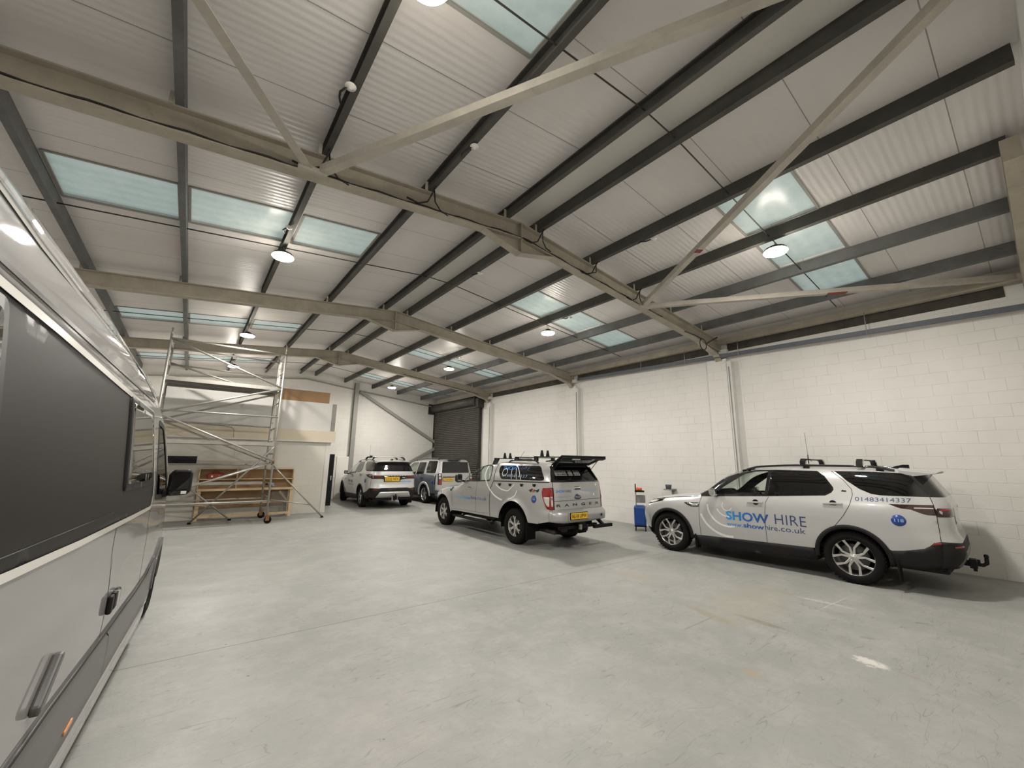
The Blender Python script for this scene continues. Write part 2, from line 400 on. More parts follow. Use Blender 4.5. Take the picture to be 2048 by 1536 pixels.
tag(link('ridge_lining_panel', MB().box(3.74, 4.34, YF+.02, YB-.02, zt(3.74)+PH-.012, zt(3.74)+PH-.002), M['flash']),
    'pale flat lining strip running along the ridge between the two top purlins', 'ceiling panel')
# purlins
PX = [(-1.95, 'lowest of the dark purlins on the left slope, above the van'), (-.54, 'dark purlin on the left slope, second up from the van side'),
      (.86, 'dark purlin on the left slope that carries the hanging lamps'), (2.28, 'dark purlin on the left slope, between lamp purlin and ridge purlin'),
      (3.70, 'dark ridge purlin on the left side of the pale ridge strip'), (4.38, 'dark ridge purlin on the right side of the pale ridge strip'),
      (5.79, 'dark purlin on the right slope, first below the ridge pair'), (7.20, 'dark purlin on the right slope that carries the hanging lamps'),
      (8.61, 'dark purlin on the right slope, just below the lamp purlin'), (10.02, 'lowest dark purlin on the right slope, next to the eaves beam')]
for x, lab in PX:
    s = 1 if x > RX else -1; t = .012; wd = .075; z = zt(x)
    a = -.1087*s
    prof = [(0, 0), (wd, 0), (wd, .02), (t, t*1.2), (t, PH-.012), (wd, PH-.02), (wd, PH-.002), (0, PH-.002)]
    if x < RX: prof = [(-u, v) for u, v in prof]
    prof = [(x-wd/2*(1 if x > RX else -1)+u, z+v+a*(u-wd/2*(1 if x > RX else -1))) for u, v in prof]
    tag(link('roof_purlin', MB().prism(prof, YF+.05 if x < 6 else YF+.16, YB-.01, 'xz'), M['purlinblue' if x > 8 or x < 0 else 'purlin']), lab, 'purlin', 'roof purlins')
# rafters
def ibeam(xs, dep, fl, y, web=.012, ft=.018):
    prof = [(-fl/2, -dep), (fl/2, -dep), (fl/2, -dep+ft), (web/2, -dep+ft), (web/2, -ft), (fl/2, -ft), (fl/2, 0), (-fl/2, 0), (-fl/2, -ft), (-web/2, -ft), (-web/2, -dep+ft), (-fl/2, -dep+ft)]
    n = len(prof); mb = MB()
    vs = [(x, y+a, zt(x)-.002+b) for x in xs for a, b in prof]; fs = [tuple(range(n)), tuple(range((len(xs)-1)*n+n-1, (len(xs)-1)*n-1, -1))]
    for i in range(len(xs)-1):
        for k in range(n): fs.append((i*n+k, i*n+(k+1) % n, (i+1)*n+(k+1) % n, (i+1)*n+k))
    return mb.add(vs, fs)
names = ['nearest roof frame, beige painted steel rafter with two cream braces bolted to it', 'middle beige steel roof rafter, second of the three frames', 'farthest beige steel roof rafter, just before the roller shutter']
for y, lab in zip(FR, names):
    r = thing('roof_rafter', lab, 'rafter', (0, 0, 0), 0, 'roof rafters')
    link('rafter_beam', ibeam([XL+.02, RX, XR-.09], DEP, .17, y), M['rafter'], r)
    g = MB(); zb = zt(RX)-DEP
    g.prism([(3.25, zt(3.25)-DEP), (RX, zb-.26), (4.75, zt(4.75)-DEP), (RX, zb)], y-.006, y+.006)
    g.beam((3.25, y, zt(3.25)-DEP), (RX, y, zb-.26), .15, .014); g.beam((RX, y, zb-.26), (4.75, y, zt(4.75)-DEP), .15, .014)
    g.box(RX-.012, RX+.012, y-.085, y+.085, zb-.26, zt(RX)-.015)
    link('apex_gusset', g, M['rafter'], r)
    for sx, xe in ((1, XR-.09), (-1, XL+.02)):
        x1 = xe-sx*1.05; h = MB(); ze = zt(xe)-DEP; pts = [(x1, zt(x1)-DEP), (xe-sx*.45, ze-.04), (xe-sx*.15, ze-.10), (xe, ze-.26)]
        h.prism([(x1, zt(x1)-DEP+.01)]+pts[1:]+[(xe, ze+.02)], y-.006, y+.006)
        for p, q in zip(pts, pts[1:]): h.beam((p[0], y, p[1]), (q[0], y, q[1]), .16, .016)
        h.box(xe-.012, xe+.012, y-.085, y+.085, ze-.26, zt(xe)-.01)
        link('eaves_haunch', h, M['rafter'], r)
    for x, _ in PX: link('purlin_cleat', MB().box(x-.09, x-.05, y-.10, y-.092, zt(x)-.02, zt(x)+.12), M['brace'], r)
    for k in range(2 if y < 6 else 1):
        nd = MB(); x = .73 if k == 0 else 7.45
        nd.box(x-.16, x+.16, y-.14, y-.085, zt(x)-DEP-.01, zt(x)-DEP+.06)
        if y < 6: link('brace_plate', nd, M['brace'], r)
# gable rafter beside the front wall, upper right
def zbm(x): return zt(x)
gr = thing('gable_beam', 'beige steel beam against the front gable wall, cut off at the right edge of the photo', 'rafter')
mb = ibeam([6.95, XR-.05], .26, .15, -.27); link('beam', mb, M['rafter'], gr)
link('end_plate', MB().box(6.93, 6.95, -.345, -.195, zt(6.95)-.27, zt(6.95)), M['rafter'], gr)
# cream angle braces of the end bay
br = [((.68, 4.90, 5.23), (-2.95, -.28, 5.02), 'cream angle brace rising to the upper left from the nearest rafter', None),
      ((.84, 4.90, 5.23), (3.80, -.30, 5.50), 'long cream angle brace crossing the top middle below a rooflight', None),
      ((7.42, 4.90, 5.18), (4.15, -.30, 5.50), 'cream angle brace running steeply from the right rafter node to the ridge', .36),
      ((7.50, 4.90, 5.17), (10.92, -.18, 5.03), 'cream angle brace running nearly level to the right end with a red painted patch', .57)]
for p, q, lab, red in br:
    p = Vector(p); q = Vector(q); d = (q-p).normalized(); side = d.cross(Vector((0, 0, 1))).normalized()
    mb = MB(); mb.beam(p, q, .10, .010); mb.beam(p+side*.046+Vector((0, 0, .045)), q+side*.046+Vector((0, 0, .045)), .010, .09)
    o = tag(link('roof_brace', mb, M['brace']), lab, 'brace', 'roof braces')
    if red:
        c = p.lerp(q, red); L = .05 if red < .55 else .16
        link('red_paint_patch', MB().beam(c-d*L, c+d*L, .104, .0125), pmat('red_oxide', (.22, .03, .02), .6), o)
# thin tie rods across the purlins at mid bay
for y, lab in ((2.29, 'thin dark tie rod across the purlins in the bay nearest the camera'), (7.93, 'thin dark tie rod across the purlins between first and second rafter'),
               (13.36, 'thin dark tie rod across the purlins between second and third rafter'), (18.9, 'thin dark tie rod across the purlins in the farthest bay')):
    mb = MB(); mb.tube([(XL+.5, y, zt(XL+.5)+.06), (3.7, y, zt(3.7)+.06), (4.38, y, zt(4.38)+.06), (10.6, y, zt(10.6)+.06)], .010, 6)
    tag(link('tie_rod', mb, M['darksteel']), lab, 'tie rod', 'tie rods')
# eaves: beige eaves beam, unpainted block band, grey duct, hangers
tag(link('eaves_beam', MB().box(10.84, 10.98, YF+.02, YB-.02, 4.99, 5.13), M['rafter']), 'rough beige eaves beam along the top of the right wall', 'beam')
for i, (a, b) in enumerate(((.02, 4.80), (5.32, 10.2), (10.75, 15.65), (16.1, 21.3))):
    struct('trim_%d' % (i+1), MB().box(XR-.012, XR+.01, a, b, 4.80, 5.0), M['darkblock'])
mb = MB(); mb.beam((10.86, YF+.01, 4.52), (10.86, 10.05, 4.80), .07, .09)
duct = tag(link('cable_duct', mb, M['pipe']), 'dark grey square duct running along the top of the right wall', 'duct')
for y in (1.9, 4.45, 5.9, 7.35):
    zz = 4.52+(y-YF)/(10.57)*.28
    link('duct_hanger', MB().tube([(10.815, y, zz-.06), (10.815, y, 5.0)], .008, 6), M['alu'], duct)
# block pilasters with the steel column edge, right wall
pil = [(4.84, 'white painted steel column edge on the right wall above the nearest car'), (10.25, 'white painted steel column edge on the right wall behind the pickup'), (15.75, 'white painted steel column edge on the right wall beside the roller shutter')]
for y, lab in pil:
    p = struct('trim_%d' % (20+int(y)), MB().box(XR-.10, XR+.001, y-.02, y+.50, 0, 4.60), M['wallR'], bevel=.01)
    link('block_cap', MB().box(XR-.13, XR, y-.06, y+.14, 4.72, 4.84), M['wallR'], p)
    e_ = tag(link('column_edge', MB().box(XR-.16, XR-.002, y-.16, y-.05, 0, 4.50), M['panel'], bevel=.006), lab, 'column', 'column edges on the right wall')
    link('conduit', MB().tube([(XR-.17, y-.10, .02), (XR-.17, y-.10, 4.35)], .010, 8), M['greyedge'], e_)
# back wall column and wind braces
c = thing('steel_column', 'steel column standing against the back wall behind the parked cars', 'column', (0, 0, 0))
mb = MB(); X = 6.38; mb.box(X-.10, X+.10, YB-.22, YB-.205, 0, zt(X)+.1).box(X-.10, X+.10, YB-.02, YB-.005, 0, zt(X)+.1).box(X-.008, X+.008, YB-.205, YB-.02, 0, zt(X)+.1)
link('column_section', mb, M['greyedge'], c)
tag(link('wall_brace', MB().beam((6.55, YB-.13, 5.28), (10.98, YB-.13, 2.84), .07, .14), M['greyedge']), 'long diagonal steel brace on the back wall above the parked cars', 'brace')
tag(link('wall_brace', MB().beam((10.98, YB-.13, 2.50), (6.6, YB-.13, .15), .07, .14), M['greyedge']), 'lower diagonal steel brace on the back wall, mostly hidden behind the cars', 'brace')
mb = MB(); mb.beam((XL+.1, YB-.06, zt(XL)-.25), (RX, YB-.06, zt(RX)-.25), .08, .05); mb.beam((RX, YB-.06, zt(RX)-.25), (XR-.1, YB-.06, zt(XR)-.25), .08, .05)
struct('trim_5', mb, M['greyedge'])
# roller shutter
rs = thing('roller_shutter', 'large grey brown roller shutter in the right wall at the far end', 'roller shutter', (XR-.02, 16.53, 0))
Y0, Y1 = .10, 4.72
mb = MB(); prof = []; n = 46; hh = 4.50/n
for k in range(n):
    z = k*hh
    for f, d in ((0, .012), (.10, -.020), (.5, -.042), (.90, -.030)): prof.append((d, z+f*hh))
prof.append((0, 4.50))
vs = [(-.05+x, y, z) for y in (Y0, Y1) for x, z in prof]; m_ = len(prof)
mb.add(vs, [(i, i+1, m_+i+1, m_+i) for i in range(m_-1)])
link('curtain', mb, M['slat'], rs, solid=.004)
link('guide', MB().box(-.16, 0, Y0-.12, Y0, 0, 4.6), M['darksteel'], rs); link('guide', MB().box(-.13, 0, Y1-.0, Y1+.07, 0, 4.6), M['darksteel'], rs)
link('drum', MB().tube([(-.24, Y0-.02, 4.72), (-.24, Y1+.02, 4.72)], .20, 24), M['slat'], rs)
link('end_bracket', MB().box(-.50, 0, Y0-.16, Y0-.12, 4.42, 5.0).box(-.50, -.02, Y1+.02, Y1+.055, 4.42, 5.0), M['darksteel'], rs)
link('motor_box', MB().box(-.44, -.1, Y0-.42, Y0-.16, 4.35, 4.80), M['darksteel'], rs, bevel=.01)
link('curtain_lead', MB().box(-.10, -.02, Y0, Y1, 4.45, 4.62), M['slat'], rs)

# ------------------------------------------------------------ lamps
LP = [(.92, 2.23, 5.24, 'hanging disc lamp of the left row, cut off by the top edge'), (.86, 7.787, 5.345, 'bright hanging disc lamp, nearest whole one of the left row'),
      (.86, 13.24, 5.20, 'bright hanging disc lamp of the left row above the scaffold tower'), (.905, 18.6, 5.26, 'farthest hanging disc lamp of the left row, behind the scaffold tube'),
      (7.2, 2.233, 5.285, 'large bright hanging disc lamp nearest the camera in the right row'), (7.2, 7.713, 5.235, 'bright hanging disc lamp of the right row above the pickup'),
      (7.2, 13.08, 5.17, 'bright hanging disc lamp of the right row, third from the camera'), (7.2, 18.55, 5.20, 'smallest and farthest hanging disc lamp of the right row near the back wall')]
EM = pmat('lit_diffuser', (1, .98, .9), .5, emit=(1., .93, .80), estr=90.)
LIGHT_COL = (1.0, .955, .905)
lamp0 = None
for (x, y, z, lab) in LP:
    if lamp0 is None:
        t = thing('high_bay_lamp', lab, 'lamp', (x, y, z), 0, 'hanging disc lamps'); lamp0 = t
        link('housing', MB().lathe([(.02, .10), (.06, .095), (.09, .06), (.15, .045), (.165, .03), (.165, .015), (.16, .005)], 32), M['black'], t)
        link('diffuser', MB().lathe([(.165, .004), (.175, -.012), (.165, -.028), (.06, -.032), (.055, -.024), (.03, -.024)], 32), EM, t)
        hk = link('hanger', MB().tube([(0, 0, .09), (.012, 0, .13), (-.012, 0, .17), (0, 0, .30)], .005, 6), M['alu'], t)
    else:
        t = copytree(lamp0, (x, y, z)); t['label'] = lab
    ld = bpy.data.lights.new('lamp_light', 'AREA'); ld.shape = 'DISK'; ld.size = .30; ld.energy = LAMP_W; ld.color = LIGHT_COL
    lo = bpy.data.objects.new('lamp_light', ld); COL.objects.link(lo); lo.location = (x, y, z-.04)
    pd = bpy.data.lights.new('added_fill', 'POINT'); pd.shadow_soft_size = .05; pd.energy = FILL_W; pd.color = LIGHT_COL  # added point light below each lamp, brightens the ceiling and sides
    po = bpy.data.objects.new('added_fill', pd); COL.objects.link(po); po.location = (x, y, z-.10)
# white sockets / sensors on the purlins
sn = None
for (x, y, lab) in ((.80, 3.724, 'white round ceiling rose with short cable on the left lamp purlin, near top edge'), (2.30, 3.778, 'white round ceiling rose on the purlin just left of the ridge'),
                    (.80, 6.94, 'white round ceiling rose beside the nearest left lamp'), (5.85, 3.60, 'white round ceiling rose on the first purlin right of the ridge'),
                    (4.42, 6.86, 'white round ceiling rose on the ridge purlin beyond the nearest rafter'), (7.26, 6.95, 'white round ceiling rose just before the right lamp above the pickup'),
                    (7.26, 12.4, 'white round ceiling rose beside the third lamp of the right row')):
    if sn is None:
        t = thing('ceiling_rose', lab, 'ceiling rose', (x, y, zt(x)-.03), 0, 'ceiling roses'); sn = t
        link('cover', MB().lathe([(.015, -.030), (.02, -.012), (.052, -.008), (.056, .005), (.05, .012)], 20), M['white'], t)
        link('flex', MB().tube([(-.03, .02, .0), (-.07, .10, -.02), (-.05, .22, .03), (-.02, .3, .04)], .012, 6), M['cable'], t)
    else: t = copytree(sn, (x, y, zt(x)-.03)); t['label'] = lab
# cables clipped to the rafters
def rafter_cable(y, xs, lab, loops):
    pts = []
    n = 60
    for i in range(n+1):
        x = xs[0]+(xs[1]-xs[0])*i/n; z = zt(x)-DEP+.035+.012*math.sin(i*1.7)
        pts.append((x, y-.075, z))
    mb = MB().tube(pts, .011, 6)
    for (x, s) in loops:
        zb = zt(x)-DEP+.03; mb.tube([(x-.35, y-.08, zb+.02), (x-.18, y-.10, zb-.01), (x-.05, y-.12, zb+.06), (x, y-.16, zb+.2), (x+.01, y-.22, zt(x)+.0), (x+.01, y-.34, zt(x)+.05)], .012, 6)
        mb.tube([(x+.3*s, y-.08, zb+.0), (x+.16*s, y-.10, zb+.02), (x+.06, y-.13, zb+.10), (x+.02, y-.17, zt(x)-.02)], .010, 6)
    tag(link('power_cable', mb, M['cable']), lab, 'cable', 'cables along the rafters')
rafter_cable(FR[0], (-2.6, 8.2), 'black cable looping along the bottom flange of the nearest rafter', ((.86, 1), (2.28, 1), (4.38, 1), (5.79, -1), (7.2, 1)))
rafter_cable(FR[2], (6.6, 10.3), 'black cable hanging along the right half of the farthest rafter', ())
mb = MB(); n = 40; mb.tube([(9.83+.16*math.cos(2*PI*k/n), FR[0]-.16, 4.78+.14*math.sin(2*PI*k/n)) for k in range(n)], .012, 6, closed=True)
mb.tube([(9.1, FR[0]-.10, 4.98), (9.5, FR[0]-.13, 4.96), (9.83, FR[0]-.15, 4.92)], .012, 6)
tag(link('cable_coil', mb, M['cable']), 'round loop of spare black cable hanging at the right foot of the nearest rafter', 'cable')
mb = MB().tube([(10.3, FR[0]-.3, 5.02), (10.05, FR[0]-.12, 4.84)], .022, 6); tag(link('stay_bolt', mb, M['darksteel']), 'short dark red brown strut at the right foot of the nearest rafter', 'strut')

# ------------------------------------------------------------ office block / mezzanine at the far left
OY = 15.72
struct('wall_office', MB().box(XL, 3.97, OY, OY+.14, 0, 2.42).box(3.83, 3.97, OY+.14, YB, 0, 2.42), M['wallO'])
struct('trim_9', MB().box(3.83, 3.985, OY-.012, OY+.002, 0, 2.42), M['panel'])
fb = thing('mezzanine_fascia', 'cream fascia board along the edge of the mezzanine floor above the workbench', 'fascia')
link('board', MB().box(XL, 4.10, OY-.09, OY-.01, 2.43, 2.80), M['cream'], fb, bevel=.006)
link('bottom_strip', MB().box(XL, 4.07, OY-.11, OY-.09, 2.40, 2.44), M['panel'], fb)
struct('floor_mezzanine', MB().box(XL, 3.97, OY+.0, YB-.3, 2.44, 2.62), M['panel'])
cb = MB().tube([(-.7, OY-.11, 2.87), (-.3, OY-.11, 2.85), (.1, OY-.11, 2.82), (.75, OY-.12, 2.80), (.95, OY-.12, 2.76), (1.02, OY-.12, 2.68), (1.03, OY-.12, 2.45)], .010, 6)
tag(link('wall_cable', cb, M['greyedge']), 'thin grey cable clipped across the cream fascia behind the scaffold', 'cable')
bp = thing('balustrade_panel', 'white board balustrade of the mezzanine, left part behind the scaffold', 'panel'); link('board', MB().box(-1.55, 2.02, OY-.02, OY+.02, 2.80, 3.84), M['panel'], bp)
bp = thing('balustrade_panel', 'grey stained white board balustrade of the mezzanine, right of the scaffold', 'panel'); link('board', MB().box(2.03, 3.92, OY-.02, OY+.02, 2.80, 3.80), M['panel'], bp)
link('end_post', MB().box(3.925, 4.06, OY-.03, OY+.01, 2.80, 3.79), M['greyedge'], bp)
tag(link('plywood_board', MB().box(1.85, 3.80, OY+.03, OY+.05, 2.62, 4.20), M['ply']), 'brown plywood board standing above the white mezzanine balustrade', 'board')
dl = thing('black_door', 'narrow black door leaf standing open beside the office block', 'door', (3.99, 17.72, 0))
link('door_leaf', MB().box(0, .70, 0, .045, .01, 2.02), M['black'], dl, bevel=.004); link('door_handle', MB().box(.60, .64, -.035, 0, .98, 1.16), M['chrome'], dl, bevel=.004)
cbn = thing('white_cabinet', 'tall white cabinet with an angled side, behind the parked cars at the back wall', 'cabinet', (5.62, 20.80, 0))
link('cabinet_body', MB().box(0, .55, 0, .5, 0, 1.95), M['white'], cbn, bevel=.01)
link('side_panel', MB().prism([(-.32, 0), (-.02, 0), (-.02, 1.95), (-.14, 1.95), (-.32, 1.35)], .02, .05, 'xz'), M['panel'], cbn)
link('post', MB().box(.56, .60, -.02, .02, 0, 1.98), M['greyedge'], cbn)

# ------------------------------------------------------------ workbench
wb = thing('workbench', 'pine workbench with shelf unit standing against the office wall behind the scaffold', 'workbench', (.30, 15.28, 0))
L = 2.55; W = .42
link('worktop', MB().box(0, L+.06, -.03, W, .84, .90), M['pine'], wb, bevel=.004)
for x in (.02, L-.10):
    for y in (0, W-.10): link('leg', MB().box(x, x+.09, y, y+.09, 0, .84), M['pine'], wb, bevel=.003)
link('lower_rail', MB().box(.1, L-.1, .0, .05, .08, .16).box(.1, L-.1, .0, .05, .44, .50), M['pine'], wb)
link('strut', MB().beam((L-.40, .02, .78), (L-.08, .02, .40), .05, .06), M['pine'], wb)
link('back_board', MB().box(.0, L+.0, W-.02, W-.005, .30, 1.50), M['ply'], wb)
link('shelf', MB().box(0, L, W-.26, W-.02, 1.16, 1.185), M['pine'], wb); link('shelf', MB().box(0, L, W-.26, W-.02, 1.475, 1.50), M['pine'], wb)
for x in (0, .95, L-.03): link('upright', MB().box(x, x+.028, W-.26, W-.02, .90, 1.48), M['pine'], wb)
link('clear_panel', MB().box(L-.62, L-.10, -.012, -.006, .15, .78), glass_mat('plastic_sheet', (.8, .8, .78), .08, .25), wb)
tb = thing('tool_case', 'red tool case lying on the workbench shelf', 'tool case', (.72, 15.56, 1.188))
link('case_body', MB().box(-.20, .20, -.08, .08, 0, .16), M['toolred'], tb, bevel=.02); link('handle', MB().tube([(-.08, 0, .155), (-.07, 0, .21), (.07, 0, .21), (.08, 0, .155)], .012, 8), M['toolred'], tb)
link('latch', MB().box(-.12, -.07, -.09, -.078, .05, .10).box(.07, .12, -.09, -.078, .05, .10), M['chrome'], tb)
bt = thing('cordless_tool', 'small blue cordless tool lying on the right end of the workbench', 'power tool', (2.20, 15.40, .935))
link('tool_body', MB().tube([(-.08, 0, .07), (-.02, 0, .08), (.08, 0, .07)], [.03, .045, .03], 12), M['lightblue'], bt); link('grip', MB().beam((.03, 0, .06), (.10, 0, .01), .035, .04), M['lightblue'], bt)
link('tool_head', MB().tube([(-.15, 0, .065), (-.07, 0, .07)], .02, 8), M['black'], bt)
tag(link('black_board', MB().box(-.75, .20, OY-.04, OY-.001, 1.60, 1.85), M['cladding'], bevel=.004), 'long black board fixed on the office wall above the workbench', 'board')

def pchip(tab):
    xs=[a for a,_ in tab];ys=[b for _,b in tab];n=len(xs)
    h=[xs[i+1]-xs[i] for i in range(n-1)];d=[(ys[i+1]-ys[i])/h[i] for i in range(n-1)]
    m=[0.0]*n
    for i in range(1,n-1):
        if d[i-1]*d[i]>0:
            w1=2*h[i]+h[i-1];w2=h[i]+2*h[i-1];m[i]=(w1+w2)/(w1/d[i-1]+w2/d[i])
    m[0]=d[0];m[-1]=d[-1]
    def f(x):
        if x<=xs[0]: return ys[0]
        if x>=xs[-1]: return ys[-1]
        i=0
        while x>xs[i+1]: i+=1
        t=(x-xs[i])/h[i]
        return ((1+2*t)*(1-t)**2*ys[i]+t*(1-t)**2*h[i]*m[i]+t*t*(3-2*t)*ys[i+1]+t*t*(t-1)*h[i]*m[i+1])
    return f
class Shape:
    def __init__(s,wz,ztop,xr,xf,nf=6,nr=6,m=6,zc=.5,xm=1.2,flare=()):
        s.wz=pchip(wz);s.zt=pchip(ztop);s.xr=pchip(xr);s.xf=pchip(xf);s.nf=nf;s.nr=nr;s.m=m;s.zc=zc;s.xm=xm;s.flare=flare
    def W(s,x,z):
        if x>=s.xm: u=(x-s.xm)/(s.xf(z)-s.xm);n=s.nf
        else: u=(s.xm-x)/(s.xm-s.xr(z));n=s.nr
        if u>=1: return 0.
        P=(1-u**n)**(1/n)
        zt=s.zt(x);q=(z-(zt-s.zc))/s.zc
        if q>=1: return 0.
        Q=(1-q**s.m)**(1/s.m) if q>0 else 1.
        w=s.wz(z)
        for (fx,fz,r,a) in s.flare:
            d=math.hypot(x-fx,z-fz)
            if z>fz-.1: w+=a*math.exp(-((d-r)/.09)**2) if d>r else a*math.exp(-((d-r)/.2)**2)
        return w*P*Q
    def T(s,x,y):
        y=abs(y);zt=s.zt(x);lo=zt-s.zc*1.2;hi=zt
        if s.W(x,lo)<y: return lo
        for i in range(30):
            mid=(lo+hi)/2
            if s.W(x,mid)>y: lo=mid
            else: hi=mid
        return lo
    def R(s,y,z):
        y=abs(y);lo=s.xr(z);hi=s.xm
        for i in range(30):
            mid=(lo+hi)/2
            if s.W(mid,z)>y: hi=mid
            else: lo=mid
        return hi
    def Fr(s,y,z):
        y=abs(y);lo=s.xm;hi=s.xf(z)
        for i in range(30):
            mid=(lo+hi)/2
            if s.W(mid,z)>y: lo=mid
            else: hi=mid
        return lo

# ------------------------------------------------------------ vehicle surface tools
def pip(p, poly):
    x, y = p; c = False; n = len(poly); j = n-1
    for i in range(n):
        xi, yi = poly[i]; xj, yj = poly[j]
        if (yi > y) != (yj > y) and x < (xj-xi)*(y-yi)/(yj-yi)+xi: c = not c
        j = i
    return c
def resamp(poly, st):
    o = []
    for i in range(len(poly)):
        a = poly[i]; b = poly[(i+1) % len(poly)]; d = math.hypot(b[0]-a[0], b[1]-a[1])
        if d < 1e-6: continue
        n = max(1, int(math.ceil(d/st)))
        for k in range(n): o.append((a[0]+(b[0]-a[0])*k/n, a[1]+(b[1]-a[1])*k/n))
    return o
def rnd(poly, r, k=4):
    """round the corners of a polygon"""
    o = []; n = len(poly)
    for i in range(n):
        a, b, c = poly[i-1], poly[i], poly[(i+1) % n]
        def toward(p, q):
            d = math.hypot(q[0]-p[0], q[1]-p[1]); t = min(r, d*.45)/max(d, 1e-9); return (p[0]+(q[0]-p[0])*t, p[1]+(q[1]-p[1])*t)
        s, e = toward(b, a), toward(b, c)
        for j in range(k+1):
            t = j/k; o.append(((1-t)**2*s[0]+2*t*(1-t)*b[0]+t*t*e[0], (1-t)**2*s[1]+2*t*(1-t)*b[1]+t*t*e[1]))
    return o
def arc(cx, cz, r, a0, a1, n=20): return [(cx+r*math.cos(R(a0+(a1-a0)*i/n)), cz+r*math.sin(R(a0+(a1-a0)*i/n))) for i in range(n+1)]
def cdt(poly, holes=(), st=.06):
    P = resamp(poly, st); pts = list(P); edges = [(i, (i+1) % len(P)) for i in range(len(P))]
    for h in holes:
        H = resamp(h, st); o = len(pts); pts += H; edges += [(o+i, o+(i+1) % len(H)) for i in range(len(H))]
    x0 = min(p[0] for p in P); x1 = max(p[0] for p in P); y0 = min(p[1] for p in P); y1 = max(p[1] for p in P)
    bnd = list(pts); cell = {}
    for b in bnd: cell.setdefault((int(b[0]//st), int(b[1]//st)), []).append(b)
    nx = int((x1-x0)/st); ny = int((y1-y0)/st)
    for i in range(1, nx+1):
        for j in range(1, ny+1):
            q = (x0+i*st+.0003, y0+j*st+.0007)
            if not pip(q, P) or any(pip(q, h) for h in holes): continue
            ci, cj = int(q[0]//st), int(q[1]//st); near = False
            for a in (-1, 0, 1):
                for b in (-1, 0, 1):
                    for w in cell.get((ci+a, cj+b), ()):
                        if (w[0]-q[0])**2+(w[1]-q[1])**2 < (st*.45)**2: near = True
            if not near: pts.append(q)
    r = delaunay_2d_cdt([Vector(p) for p in pts], edges, [], 0, 1e-6)
    V = [tuple(v) for v in r[0]]; F = []
    for f in r[2]:
        c = (sum(V[i][0] for i in f)/len(f), sum(V[i][1] for i in f)/len(f))
        if pip(c, poly) and not any(pip(c, h) for h in holes): F.append(tuple(f))
    return V, F
